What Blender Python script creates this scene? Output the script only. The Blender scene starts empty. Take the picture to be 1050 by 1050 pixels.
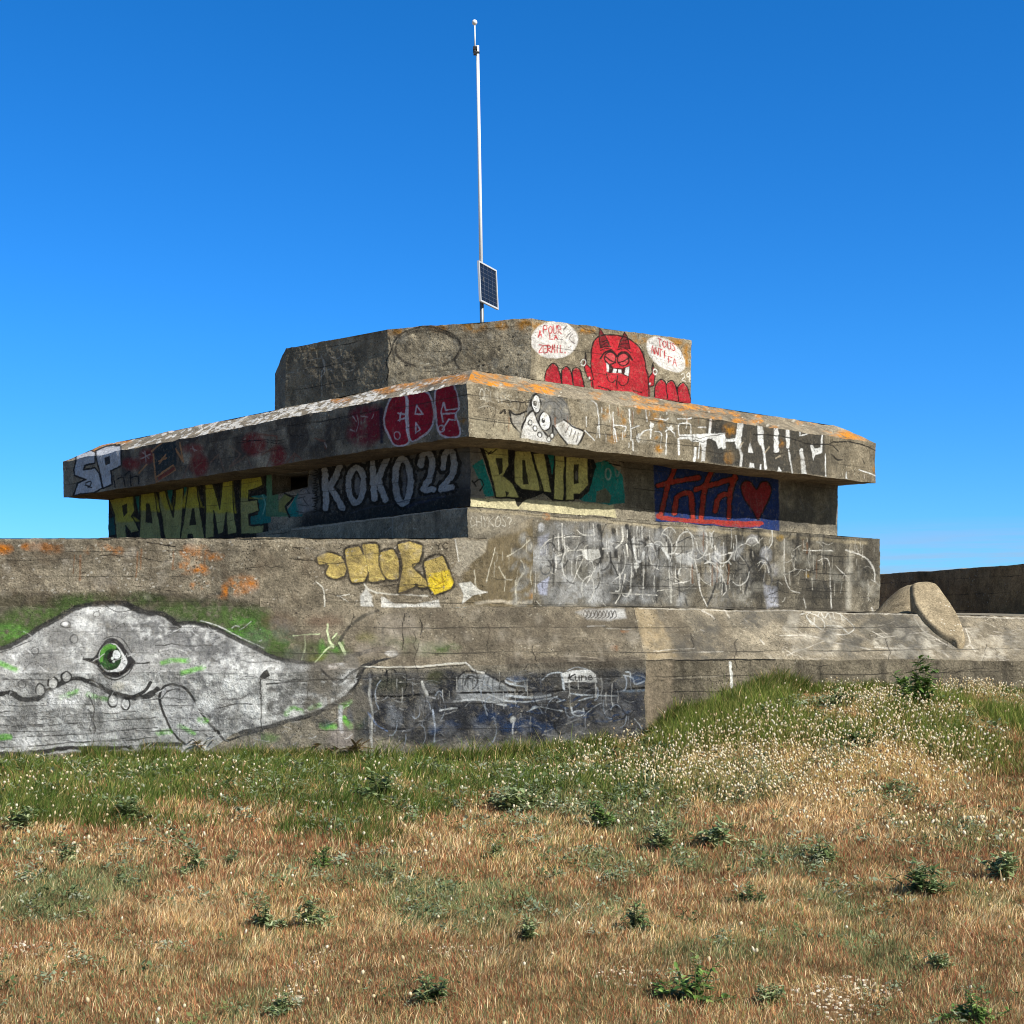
# A graffiti-covered concrete bunker standing in a dry coastal meadow.
import bpy, bmesh, math, random
import numpy as np
from mathutils import Vector, Matrix

random.seed(7)
RNG = np.random.default_rng(11)
scene = bpy.context.scene
COL = scene.collection
rad = math.radians

# ------------------------------------------------------------------ survey
# The photograph was measured with a level camera at eye height; FOC pixels of
# focal length, image centre column CX and horizon row HY.
FOC, CX, HY, EYE = 1400.0, 525.0, 640.0, 1.6


def P(px, py, Y):
    return np.array([(px - CX) / FOC * Y, Y, EYE - (py - HY) / FOC * Y])


def pix(p):
    return CX + FOC * p[:, 0] / p[:, 1], HY - FOC * (p[:, 2] - EYE) / p[:, 1]


def lin(c):
    c = np.asarray(c, float) / 255.0
    return np.where(c <= 0.04045, c / 12.92, ((c + 0.055) / 1.055) ** 2.4)


# ------------------------------------------------------------------ noise
def _hash(ix, iy, iz, seed):
    h = (ix * 374761393 + iy * 668265263 + iz * 2147483647 + seed * 974634371) & 0xFFFFFFFF
    h = ((h ^ (h >> 13)) * 1274126177) & 0xFFFFFFFF
    h = ((h ^ (h >> 16)) * 2246822519) & 0xFFFFFFFF
    return ((h ^ (h >> 15)) & 0xFFFFFF) / float(0xFFFFFF)


def vnoise(p, seed=0):
    f = np.floor(p).astype(np.int64)
    t = p - f
    t = t * t * (3 - 2 * t)
    out = 0
    for dx in (0, 1):
        wx = t[:, 0] if dx else 1 - t[:, 0]
        for dy in (0, 1):
            wy = t[:, 1] if dy else 1 - t[:, 1]
            for dz in (0, 1):
                wz = t[:, 2] if dz else 1 - t[:, 2]
                out = out + wx * wy * wz * _hash(f[:, 0] + dx, f[:, 1] + dy, f[:, 2] + dz, seed)
    return out


def fbm(p, scale, octaves=4, seed=0):
    a, s, tot, out = 1.0, scale, 0.0, 0
    for o in range(octaves):
        out = out + a * vnoise(p * s, seed + o * 17)
        tot += a
        a *= 0.55
        s *= 2.03
    return out / tot


def sstep(a, b, x):
    t = np.clip((x - a) / (b - a + 1e-9), 0, 1)
    return t * t * (3 - 2 * t)


# ------------------------------------------------------------------ tagging
def tag(o, label=None, cat=None, group=None, kind=None):
    if label: o['label'] = label
    if cat: o['category'] = cat
    if group: o['group'] = group
    if kind: o['kind'] = kind
    return o


def empty(name, loc, label, cat, group=None):
    o = bpy.data.objects.new(name, None)
    o.empty_display_size = 0.3
    COL.objects.link(o)
    o.location = loc
    return tag(o, label, cat, group)


def link_mesh(name, me, mat, parent=None, loc=None):
    o = bpy.data.objects.new(name, me)
    me.materials.append(mat)
    COL.objects.link(o)
    if parent is not None:
        o.parent = parent
        off, q = Vector((0, 0, 0)), parent
        while q is not None:
            off += q.location + q.matrix_parent_inverse.translation
            q = q.parent
        o.matrix_parent_inverse = Matrix.Translation(-off)
    return o


def raw_mesh(name, V, F4=None, F3=None, smooth=False, colors=None, cname='paint'):
    """numpy vertices, quads and triangles to one mesh"""
    me = bpy.data.meshes.new(name)
    V = np.asarray(V, np.float32)
    me.vertices.add(len(V))
    me.vertices.foreach_set('co', V.ravel())
    loops, sizes = [], []
    if F4 is not None and len(F4):
        loops.append(np.asarray(F4, np.int32).ravel()); sizes.append(np.full(len(F4), 4, np.int32))
    if F3 is not None and len(F3):
        loops.append(np.asarray(F3, np.int32).ravel()); sizes.append(np.full(len(F3), 3, np.int32))
    loops = np.concatenate(loops); sizes = np.concatenate(sizes)
    me.loops.add(len(loops)); me.loops.foreach_set('vertex_index', loops)
    me.polygons.add(len(sizes))
    st = np.zeros(len(sizes), np.int32); st[1:] = np.cumsum(sizes)[:-1]
    me.polygons.foreach_set('loop_start', st)
    me.polygons.foreach_set('loop_total', sizes)
    if smooth:
        me.polygons.foreach_set('use_smooth', np.ones(len(sizes), bool))
    if colors is not None:
        at = me.attributes.new(cname, 'FLOAT_COLOR', 'POINT')
        at.data.foreach_set('color', np.asarray(colors, np.float32).ravel())
    me.update(calc_edges=True)
    me.validate()
    return me


def bm_mesh(name, bm, smooth=False):
    me = bpy.data.meshes.new(name)
    bm.normal_update()
    bm.to_mesh(me); bm.free()
    if smooth:
        me.polygons.foreach_set('use_smooth', np.ones(len(me.polygons), bool))
    return me


# ------------------------------------------------------------------ materials
def new_mat(name):
    m = bpy.data.materials.new(name)
    m.use_nodes = True
    nt = m.node_tree
    b = nt.nodes['Principled BSDF']
    return m, nt, b


class NT:
    """small node helper"""
    def __init__(self, nt): self.nt = nt
    def n(self, t, **kw):
        x = self.nt.nodes.new(t)
        for k, v in kw.items():
            if k in x.inputs: x.inputs[k].default_value = v
            else: setattr(x, k, v)
        return x
    def l(self, a, b): self.nt.links.new(a, b)
    def math(self, op, a, b=None, clamp=False):
        x = self.nt.nodes.new('ShaderNodeMath'); x.operation = op; x.use_clamp = clamp
        for i, v in enumerate((a, b)):
            if v is None: continue
            if isinstance(v, (int, float)): x.inputs[i].default_value = v
            else: self.l(v, x.inputs[i])
        return x.outputs[0]
    def mix(self, fac, a, b, blend='MIX'):
        x = self.nt.nodes.new('ShaderNodeMix'); x.data_type = 'RGBA'; x.blend_type = blend
        for s, v in ((x.inputs[0], fac), (x.inputs[6], a), (x.inputs[7], b)):
            if isinstance(v, (int, float)): s.default_value = v
            elif isinstance(v, (tuple, list, np.ndarray)): s.default_value = tuple(v)[:3] + (1,)
            else: self.l(v, s)
        return x.outputs[2]
    def noise(self, vec, scale, detail=6, rough=0.6, dist=0.0):
        x = self.nt.nodes.new('ShaderNodeTexNoise')
        x.inputs['Scale'].default_value = scale; x.inputs['Detail'].default_value = detail
        x.inputs['Roughness'].default_value = rough; x.inputs['Distortion'].default_value = dist
        self.l(vec, x.inputs['Vector'])
        return x.outputs['Fac']
    def ramp(self, fac, lo, hi):
        x = self.nt.nodes.new('ShaderNodeMapRange'); x.clamp = True
        x.inputs['From Min'].default_value = lo; x.inputs['From Max'].default_value = hi
        self.l(fac, x.inputs['Value'])
        return x.outputs['Result']


def concrete_material(name, light, dark, grime=0.5, painted=True, lines=0.5, bump=0.9):
    m, nt, b = new_mat(name)
    k = NT(nt)
    tc = k.n('ShaderNodeTexCoord').outputs['Object']
    base = k.mix(k.ramp(k.noise(tc, 0.9, 8, 0.65), 0.3, 0.7), lin(dark), lin(light))
    # coarse aggregate speckle
    sp = k.noise(tc, 38.0, 5, 0.75)
    base = k.mix(1.0, base, k.mix(k.ramp(sp, 0.3, 0.72), (0.38, 0.37, 0.35), (1.5, 1.48, 1.45)), 'MULTIPLY')
    md = k.noise(tc, 6.5, 6, 0.7)
    base = k.mix(1.0, base, k.mix(k.ramp(md, 0.32, 0.68), (0.66, 0.65, 0.63), (1.26, 1.25, 1.22)), 'MULTIPLY')
    # rain streaks running down the faces
    mp = k.n('ShaderNodeMapping'); mp.inputs['Scale'].default_value = (1.0, 1.0, 0.13); k.l(tc, mp.inputs['Vector'])
    st = k.ramp(k.noise(mp.outputs[0], 3.2, 6, 0.6), 0.5, 0.72)
    bl = k.ramp(k.noise(tc, 1.9, 7, 0.7, 0.4), 0.46, 0.68)
    gr = k.math('MULTIPLY', k.math('MAXIMUM', st, bl), grime)
    base = k.mix(gr, base, lin((62, 58, 50)))
    # formwork board lines
    sep = k.n('ShaderNodeSeparateXYZ'); k.l(tc, sep.inputs[0])
    zz = k.math('ADD', k.math('MULTIPLY', sep.outputs['Z'], 3.1), k.math('MULTIPLY', k.noise(tc, 0.7, 3), 0.35))
    fr = k.math('FRACT', zz)
    ln = k.math('LESS_THAN', fr, 0.042)
    ln = k.math('MULTIPLY', ln, k.ramp(k.noise(tc, .7, 6, 0.7), 0.46, 0.6))
    base = k.mix(k.math('MULTIPLY', ln, lines), base, lin((48, 44, 38)))
    # pale lichen specks and small dark pits
    vo = k.n('ShaderNodeTexVoronoi'); vo.inputs['Scale'].default_value = 15.0; k.l(tc, vo.inputs['Vector'])
    vs = k.math('MULTIPLY', k.math('LESS_THAN', vo.outputs['Distance'], 0.2), k.ramp(k.noise(tc, 2.2, 4), 0.5, 0.62))
    base = k.mix(k.math('MULTIPLY', vs, 0.75), base, lin((196, 190, 172)))
    vo2 = k.n('ShaderNodeTexVoronoi'); vo2.inputs['Scale'].default_value = 23.0; k.l(tc, vo2.inputs['Vector'])
    pit = k.math('MULTIPLY', k.math('LESS_THAN', vo2.outputs['Distance'], 0.2), k.ramp(k.noise(tc, 3.1, 4), 0.5, 0.6))
    base = k.mix(k.math('MULTIPLY', pit, 0.7), base, lin((44, 40, 34)))
    if painted:
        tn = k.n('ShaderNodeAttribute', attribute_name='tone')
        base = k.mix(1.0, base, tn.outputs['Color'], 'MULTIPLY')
        at = k.n('ShaderNodeAttribute', attribute_name='paint')
        pn = k.noise(tc, 24.0, 5, 0.7)
        pc = k.mix(1.0, at.outputs['Color'], k.mix(k.ramp(pn, 0.3, 0.7), (0.58, 0.58, 0.58), (1.2, 1.2, 1.2)), 'MULTIPLY')
        er = k.ramp(k.noise(tc, 55.0, 4, 0.7), 0.34, 0.46)
        er2 = k.ramp(k.noise(tc, 11.0, 7, 0.75), 0.36, 0.5)
        er = k.math('ADD', k.math('MULTIPLY', er, 0.35), k.math('MULTIPLY', er2, 0.35))
        al = k.math('MULTIPLY', at.outputs['Alpha'], k.math('ADD', er, 0.42), True)
        pc = k.mix(1.0, pc, k.mix(k.ramp(k.noise(tc, 2.7, 5, 0.65), 0.35, 0.65), (0.74, 0.74, 0.73), (1.1, 1.1, 1.1)), 'MULTIPLY')
        base = k.mix(al, base, pc)
        # soot, board joints and pits show through the paint
        base = k.mix(k.math('MULTIPLY', gr, 0.4), base, lin((60, 57, 51)))
        base = k.mix(k.math('MULTIPLY', ln, 0.55), base, lin((44, 41, 36)))
        base = k.mix(k.math('MULTIPLY', pit, 0.6), base, lin((46, 43, 38)))
    k.l(base, b.inputs['Base Color'])
    b.inputs['Roughness'].default_value = 0.92
    b.inputs['Specular IOR Level'].default_value = 0.2
    h = k.math('ADD', k.math('MULTIPLY', sp, 0.55), k.noise(tc, 8.0, 8, 0.7))
    h = k.math('SUBTRACT', h, k.math('MULTIPLY', pit, 0.5))
    h = k.math('SUBTRACT', h, k.math('MULTIPLY', ln, 0.3))
    bp = k.n('ShaderNodeBump'); bp.inputs['Strength'].default_value = bump; bp.inputs['Distance'].default_value = 0.03
    k.l(h, bp.inputs['Height']); k.l(bp.outputs[0], b.inputs['Normal'])
    return m


def plain(name, rgb, rough=0.5, metal=0.0, var=0.12, scale=20):
    m, nt, b = new_mat(name)
    k = NT(nt)
    tc = k.n('ShaderNodeTexCoord').outputs['Object']
    c = lin(rgb)
    k.l(k.mix(k.noise(tc, scale, 5), tuple(c * (1 - var)), tuple(np.minimum(c * (1 + var), 1))), b.inputs['Base Color'])
    b.inputs['Roughness'].default_value = rough
    b.inputs['Metallic'].default_value = metal
    return m


def attr_mat(name, attr='paint', rough=0.8, transl=0.25, spec=0.2):
    m, nt, b = new_mat(name)
    k = NT(nt)
    at = k.n('ShaderNodeAttribute', attribute_name=attr)
    k.l(at.outputs['Color'], b.inputs['Base Color'])
    b.inputs['Roughness'].default_value = rough
    b.inputs['Specular IOR Level'].default_value = spec
    if transl > 0:
        t = k.n('ShaderNodeBsdfTranslucent'); k.l(at.outputs['Color'], t.inputs['Color'])
        mx = k.n('ShaderNodeMixShader'); mx.inputs[0].default_value = transl
        k.l(b.outputs[0], mx.inputs[1]); k.l(t.outputs[0], mx.inputs[2])
        k.l(mx.outputs[0], nt.nodes['Material Output'].inputs['Surface'])
    return m


M_CONC = concrete_material('weathered_concrete', (174, 166, 149), (118, 111, 98))
M_FAR = concrete_material('dark_wall_concrete', (196, 166, 122), (122, 102, 74), grime=0.5, painted=False, lines=0.9)
M_DOME = concrete_material('smooth_concrete', (166, 152, 126), (134, 121, 98), grime=0.15, painted=False, lines=0.0, bump=0.35)

# ------------------------------------------------------------------ wall faces
FACES = {}
DISP = [(1.6, 0.026), (6.0, 0.010), (20.0, 0.006)]


def displace(p):
    d = np.zeros_like(p)
    for i, (s, a) in enumerate(DISP):
        for ax in range(3):
            d[:, ax] += (fbm(p, s, 2, 100 + 31 * i + 7 * ax) - 0.5) * 2 * a
    return p + d


class Face:
    def __init__(s, name, a, b, c, d, part, tone=(1, 1, 1), cell=0.62, nseed=0):
        """corners: a bottom-left, b bottom-right, c top-right, d top-left"""
        a, b, c, d = (np.asarray(q, float) for q in (a, b, c, d))
        q = np.array([a, b, c, d]); x, y = pix(q)
        lu = max(math.hypot(x[1] - x[0], y[1] - y[0]), math.hypot(x[2] - x[3], y[2] - y[3]))
        lv = max(math.hypot(x[3] - x[0], y[3] - y[0]), math.hypot(x[2] - x[1], y[2] - y[1]))
        nu, nv = max(2, int(lu / cell)), max(2, int(lv / cell))
        # even spacing as measured along the wall, corrected for distance
        ta = np.linspace(0, 1, nu + 1)
        wa, wb = 1 / ((a[1] + d[1]) / 2), 1 / ((b[1] + c[1]) / 2)
        ta = ta * wb / (wa + (wb - wa) * ta)
        u, v = np.meshgrid(ta, np.linspace(0, 1, nv + 1))
        u = u[..., None]; v = v[..., None]
        p = (a * (1 - u) + b * u) * (1 - v) + (d * (1 - u) + c * u) * v
        s.p = p.reshape(-1, 3)
        s.name, s.part, s.nu, s.nv = name, part, nu, nv
        s.px, s.py = pix(s.p)
        N = len(s.p)
        s.rgb = np.zeros((N, 3)); s.a = np.zeros(N); s.reg = np.zeros(N, np.int32)
        s.tone = np.tile(np.asarray(tone, float), (N, 1))
        s.n1 = fbm(s.p, 14.0, 4, 5)
        s.n2 = fbm(s.p, 2.6, 4, 55)
        s.hide = np.zeros(N, bool)
        FACES[name] = s

    def over(s, idx, c, al):
        A = s.a[idx]
        o = al + A * (1 - al)
        w = np.where(o > 1e-6, al / np.maximum(o, 1e-6), 0)[:, None]
        s.rgb[idx] = s.rgb[idx] * (1 - w) + np.asarray(c)[None] * w if np.ndim(c) == 1 else s.rgb[idx] * (1 - w) + c * w
        s.a[idx] = o


REGIONS = {}     # id -> (name, label)
CUR = {'faces': (), 'reg': 0, 'crop': (0, 0, 1.0), 'jit': 0.0}


def on(faces, crop=(0, 0, 1.0), region=None, label=None):
    CUR['faces'] = faces.split()
    CUR['crop'] = crop
    if region:
        rid = len(REGIONS) + 1
        REGIONS[rid] = (region, label)
        CUR['reg'] = rid
    else:
        CUR['reg'] = 0


def crop(c): CUR['crop'] = c


def _xy(pts):
    x0, y0, s = CUR['crop']
    q = np.asarray(pts, float)
    return np.stack([x0 + q[:, 0] * s, y0 + q[:, 1] * s], 1)


def _spline(q, closed, n=5):
    N = len(q)
    if N < 3: return q
    out = []
    rng = range(N) if closed else range(N - 1)
    for i in rng:
        if closed:
            p0, p1, p2, p3 = q[(i - 1) % N], q[i], q[(i + 1) % N], q[(i + 2) % N]
        else:
            p0, p1, p2, p3 = q[max(i - 1, 0)], q[i], q[i + 1], q[min(i + 2, N - 1)]
        for t in np.arange(n) / n:
            out.append(0.5 * ((2 * p1) + (-p0 + p2) * t + (2 * p0 - 5 * p1 + 4 * p2 - p3) * t * t + (-p0 + 3 * p1 - 3 * p2 + p3) * t ** 3))
    if not closed: out.append(q[-1])
    return np.array(out)


def _segdist(x, y, q, closed):
    d = np.full(len(x), 1e9)
    n = len(q)
    for i in range(n if closed else n - 1):
        ax, ay = q[i]; bx, by = q[(i + 1) % n]
        vx, vy = bx - ax, by - ay
        L = vx * vx + vy * vy + 1e-12
        t = np.clip(((x - ax) * vx + (y - ay) * vy) / L, 0, 1)
        d = np.minimum(d, (x - ax - t * vx) ** 2 + (y - ay - t * vy) ** 2)
    return np.sqrt(d)


def _inside(x, y, q):
    r = np.zeros(len(x), bool)
    n = len(q)
    for i in range(n):
        ax, ay = q[i]; bx, by = q[(i + 1) % n]
        if ay == by: continue
        c = ((ay > y) != (by > y)) & (x < (bx - ax) * (y - ay) / (by - ay) + ax)
        r ^= c
    return r


def _apply(q, sd_fn, c, alpha, soft, wear, coarse, pad, regmin, wobble=.9):
    c = lin(c)
    for fn in CUR['faces']:
        f = FACES[fn]
        x0, y0 = q.min(0) - pad; x1, y1 = q.max(0) + pad
        idx = np.nonzero((f.px > x0) & (f.px < x1) & (f.py > y0) & (f.py < y1))[0]
        if not len(idx): continue
        # a sprayed edge is never quite straight
        wob = (f.n1[idx] - 0.5) * wobble
        sd = sd_fn(f.px[idx], f.py[idx]) + wob * min(1.0, soft)
        al = np.clip(0.5 - sd / max(soft * (.72 if soft < 1.3 else 1), 0.3), 0, 1)
        if wear > 0:
            al = al * sstep(wear - 0.14, wear + 0.14, f.n1[idx] * 0.6 + f.n2[idx] * 0.4 if not coarse else f.n2[idx])
        al = al * alpha
        f.over(idx, c, al)
        if CUR['reg']:
            f.reg[idx[al > regmin]] = CUR['reg']


def poly(pts, c, alpha=0.95, soft=0.65, wear=0.0, smooth=False, coarse=False, regmin=0.35):
    q = _xy(pts)
    if smooth: q = _spline(q, True)
    def sd(x, y):
        return np.where(_inside(x, y, q), -1, 1) * _segdist(x, y, q, True)
    _apply(q, sd, c, alpha, soft, wear, coarse, soft + 2, regmin)


def line(pts, c, w, alpha=0.95, soft=0.6, wear=0.0, smooth=True, closed=False, coarse=False, regmin=0.35):
    """w: width in photo pixels"""
    q = _xy(pts)
    if smooth and len(q) > 2: q = _spline(q, closed)
    def sd(x, y): return _segdist(x, y, q, closed) - w / 2
    _apply(q, sd, c, alpha, soft, wear, coarse, w + soft + 2, regmin, max(1.3, w * .55))


def ell(cx, cy, rx, ry, c, alpha=0.95, soft=0.65, wear=0.0, rot=0.0, ring=0.0, coarse=False, regmin=0.35):
    t = np.linspace(0, 2 * math.pi, 28, endpoint=False)
    ca, sa = math.cos(rad(rot)), math.sin(rad(rot))
    pts = [(cx + rx * math.cos(k) * ca - ry * math.sin(k) * sa, cy + rx * math.cos(k) * sa + ry * math.sin(k) * ca) for k in t]
    if ring: line(pts, c, ring, alpha, soft, wear, False, True, coarse, regmin)
    else: poly(pts, c, alpha, soft, wear, False, coarse, regmin)


def hull(pts):
    """the patch of wall that carries the current mural"""
    q = _xy(pts)
    for fn in CUR['faces']:
        f = FACES[fn]
        f.reg[_inside(f.px, f.py, q)] = CUR['reg']


def drips(n, box, c, seed, L=(4, 14), w=.8, al=.7, wear=.3):
    r = random.Random(seed)
    for _ in range(n):
        x, y = r.uniform(box[0], box[2]), r.uniform(box[1], box[3])
        l = r.uniform(*L)
        line([(x, y), (x + r.uniform(-.6, .6), y + l * .5), (x + r.uniform(-.6, .6), y + l)], c, w * r.uniform(.6, 1.5), al, .8, wear)


FONT = {
 'A': [[(0, 1), (.5, 0), (1, 1)], [(.2, .65), (.8, .65)]], 'B': [[(0, 0), (0, 1), (.7, .95), (.9, .72), (.1, .5), (.7, .4), (.75, .1), (0, 0)]],
 'C': [[(1, .15), (.5, 0), (0, .4), (.1, .8), (.5, 1), (1, .85)]], 'D': [[(0, 0), (0, 1), (.7, .85), (1, .45), (.6, .08), (0, 0)]],
 'E': [[(1, 0), (0, 0), (0, 1), (1, 1)], [(0, .5), (.8, .5)]], 'F': [[(1, 0), (0, 0), (0, 1)], [(0, .5), (.8, .5)]],
 'I': [[(.5, 0), (.5, 1)]], 'L': [[(.1, 0), (.1, 1), (.9, 1)]], 'M': [[(0, 1), (.15, 0), (.5, .6), (.85, 0), (1, 1)]],
 'N': [[(0, 1), (0, 0), (1, 1), (1, 0)]], 'O': [[(.5, 0), (0, .35), (.1, .85), (.5, 1), (1, .7), (.9, .2), (.5, 0)]],
 'P': [[(0, 1), (.05, 0), (.85, .1), (.85, .45), (.05, .55)]], 'R': [[(0, 1), (.05, 0), (.85, .1), (.85, .4), (.05, .52), (1, 1)]],
 'S': [[(1, .1), (.4, 0), (.05, .25), (.9, .68), (.6, 1), (0, .9)]], 'T': [[(0, 0), (1, 0)], [(.5, 0), (.5, 1)]],
 'U': [[(0, 0), (.1, .85), (.5, 1), (.9, .85), (1, 0)]], 'V': [[(0, 0), (.5, 1), (1, 0)]], 'Y': [[(0, 0), (.5, .5), (1, 0)], [(.5, .5), (.5, 1)]],
 'Z': [[(0, 0), (1, 0), (0, 1), (1, 1)]], 'Q': [[(.5, 0), (0, .35), (.1, .85), (.5, 1), (1, .7), (.9, .2), (.5, 0)], [(.6, .7), (1, 1)]],
 '2': [[(0, .25), (.4, 0), (.9, .2), (.8, .5), (0, 1), (1, 1)]], '9': [[(.9, .3), (.4, .5), (.1, .2), (.5, 0), (.9, .15), (.8, 1)]],
 'K': [[(0, 0), (0, 1)], [(.9, 0), (.05, .5), (1, 1)]], 'u': [[(0, .4), (.05, .95), (.5, 1), (.9, .5)], [(.9, .4), (.95, 1)]],
 'n': [[(0, 1), (0, .4)], [(0, .6), (.5, .4), (.9, .55), (.95, 1)]], 'e': [[(.1, .7), (.9, .6), (.6, .35), (.1, .5), (.1, .9), (.6, 1), (1, .85)]],
 'H': [[(0, 0), (0, 1)], [(1, 0), (1, 1)], [(0, .5), (1, .5)]], '.': [[(.4, .95), (.5, 1)]], '?': [[(0, .2), (.5, 0), (1, .25), (.5, .55), (.5, .7)], [(.5, .95), (.5, 1)]],
}


def word(txt, x, y, w, h, c, lw, dx=None, slope=0.0, alpha=0.9, wear=0.0, gap=0.35, jit=0.06, lift=0.0):
    """hand-sprayed letters; x,y top-left in the current crop, slope = dy per dx"""
    r = random.Random(sum(map(ord, txt)))
    cx = x
    for ch in txt:
        if ch != ' ':
            for st in FONT[ch]:
                line([(cx + (a + r.uniform(-jit, jit)) * w + lift * b * w, y + (b + r.uniform(-jit, jit)) * h + (cx - x) * slope + a * w * slope) for a, b in st], c, lw, alpha, 0.7, wear, smooth=len(st) > 3)
        cx += w * (1 + gap)

N_GRASS = 1400000
SKY_SAT, SKY_VAL, SKY_HUE = 1.25, 1.0, 0.0

# ------------------------------------------------------------------ bunker geometry
def xy(px, Y, z): return np.array([(px - CX) / FOC * Y, Y, z])


# front wall: painted left bay, middle bay with its sloping glacis
W0a, W0b = P(-60, 690, 17.0), P(268, 690, 17.0)
W1a, W1b = P(-60, 622, 17.35), P(268, 622, 17.35)
W2a, W2b = P(-60, 552, 17.4), P(268, 552, 17.4)
dn = lambda p, z=-0.5: np.array([p[0], p[1], z])
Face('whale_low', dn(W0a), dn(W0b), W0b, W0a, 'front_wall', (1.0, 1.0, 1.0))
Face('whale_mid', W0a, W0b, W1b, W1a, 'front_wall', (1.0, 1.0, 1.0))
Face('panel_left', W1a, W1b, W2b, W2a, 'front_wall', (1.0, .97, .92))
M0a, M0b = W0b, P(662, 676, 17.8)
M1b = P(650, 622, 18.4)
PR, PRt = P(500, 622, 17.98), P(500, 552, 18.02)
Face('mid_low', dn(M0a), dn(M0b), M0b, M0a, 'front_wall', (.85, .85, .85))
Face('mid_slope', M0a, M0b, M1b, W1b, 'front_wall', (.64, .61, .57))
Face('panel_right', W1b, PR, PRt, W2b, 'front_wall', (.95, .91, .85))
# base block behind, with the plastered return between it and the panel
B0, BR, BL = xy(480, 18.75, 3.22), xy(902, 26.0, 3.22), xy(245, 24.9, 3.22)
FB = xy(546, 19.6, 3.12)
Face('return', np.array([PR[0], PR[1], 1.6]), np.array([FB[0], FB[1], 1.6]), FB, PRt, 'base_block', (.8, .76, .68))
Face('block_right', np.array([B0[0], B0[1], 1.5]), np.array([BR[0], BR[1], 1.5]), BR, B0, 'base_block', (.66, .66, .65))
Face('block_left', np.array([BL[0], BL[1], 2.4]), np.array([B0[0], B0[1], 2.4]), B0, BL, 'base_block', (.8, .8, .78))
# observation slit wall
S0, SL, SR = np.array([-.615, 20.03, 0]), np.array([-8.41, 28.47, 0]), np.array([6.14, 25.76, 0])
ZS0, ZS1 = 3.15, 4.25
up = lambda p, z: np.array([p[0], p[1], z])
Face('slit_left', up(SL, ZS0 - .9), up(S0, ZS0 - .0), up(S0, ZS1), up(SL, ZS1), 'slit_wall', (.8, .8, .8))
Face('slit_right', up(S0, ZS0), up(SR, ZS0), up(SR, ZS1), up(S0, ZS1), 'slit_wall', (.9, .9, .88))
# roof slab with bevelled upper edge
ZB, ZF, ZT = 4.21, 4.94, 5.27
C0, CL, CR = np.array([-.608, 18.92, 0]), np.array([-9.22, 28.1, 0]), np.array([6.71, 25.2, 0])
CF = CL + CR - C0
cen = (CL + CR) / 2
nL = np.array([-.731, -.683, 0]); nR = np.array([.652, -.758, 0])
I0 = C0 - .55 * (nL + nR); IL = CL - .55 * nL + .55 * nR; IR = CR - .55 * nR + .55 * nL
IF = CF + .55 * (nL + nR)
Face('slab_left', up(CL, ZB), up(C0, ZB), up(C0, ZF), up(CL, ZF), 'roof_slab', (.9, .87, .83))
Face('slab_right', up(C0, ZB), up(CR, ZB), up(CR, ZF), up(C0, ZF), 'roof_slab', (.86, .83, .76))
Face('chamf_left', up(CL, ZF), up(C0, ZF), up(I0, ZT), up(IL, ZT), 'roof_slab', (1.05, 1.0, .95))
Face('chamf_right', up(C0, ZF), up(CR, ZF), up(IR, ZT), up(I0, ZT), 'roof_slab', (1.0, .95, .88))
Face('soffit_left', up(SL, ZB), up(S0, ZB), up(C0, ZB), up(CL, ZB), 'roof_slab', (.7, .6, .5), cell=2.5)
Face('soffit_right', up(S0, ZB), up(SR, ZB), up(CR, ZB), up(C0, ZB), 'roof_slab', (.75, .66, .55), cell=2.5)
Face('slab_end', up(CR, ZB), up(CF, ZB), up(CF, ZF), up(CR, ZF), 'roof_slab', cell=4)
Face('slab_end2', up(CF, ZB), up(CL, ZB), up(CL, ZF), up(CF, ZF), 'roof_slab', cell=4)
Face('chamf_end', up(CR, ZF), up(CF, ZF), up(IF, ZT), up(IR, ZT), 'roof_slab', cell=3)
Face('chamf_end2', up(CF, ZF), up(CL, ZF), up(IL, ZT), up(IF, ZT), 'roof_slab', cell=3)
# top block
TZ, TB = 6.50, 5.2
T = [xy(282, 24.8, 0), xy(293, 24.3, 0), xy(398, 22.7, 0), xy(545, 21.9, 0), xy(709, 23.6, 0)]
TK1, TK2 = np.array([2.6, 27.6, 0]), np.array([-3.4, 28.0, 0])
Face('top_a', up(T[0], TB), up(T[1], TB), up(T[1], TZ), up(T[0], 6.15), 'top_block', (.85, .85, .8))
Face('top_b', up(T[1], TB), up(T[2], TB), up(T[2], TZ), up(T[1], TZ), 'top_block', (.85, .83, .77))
Face('top_c', up(T[2], TB), up(T[3], TB), up(T[3], TZ), up(T[2], TZ), 'top_block', (1.15, 1.12, 1.04))  # raised tone puts the sunlit look of this face into its colour
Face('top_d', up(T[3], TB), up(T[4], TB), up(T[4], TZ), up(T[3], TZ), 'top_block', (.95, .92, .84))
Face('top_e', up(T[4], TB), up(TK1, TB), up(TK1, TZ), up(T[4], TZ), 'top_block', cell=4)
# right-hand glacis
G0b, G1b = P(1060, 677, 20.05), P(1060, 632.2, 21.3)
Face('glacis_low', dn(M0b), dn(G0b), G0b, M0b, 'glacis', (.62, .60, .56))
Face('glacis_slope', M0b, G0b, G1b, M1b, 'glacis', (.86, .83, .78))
ex = lambda a, b, t: a + (b - a) * t
G0c, G1c = ex(M0b, G0b, 2.2), ex(M1b, G1b, 2.2)
W0x, W1x, W2x = (q + np.array([-9, .2, 0]) for q in (W0a, W1a, W2a))

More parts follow.
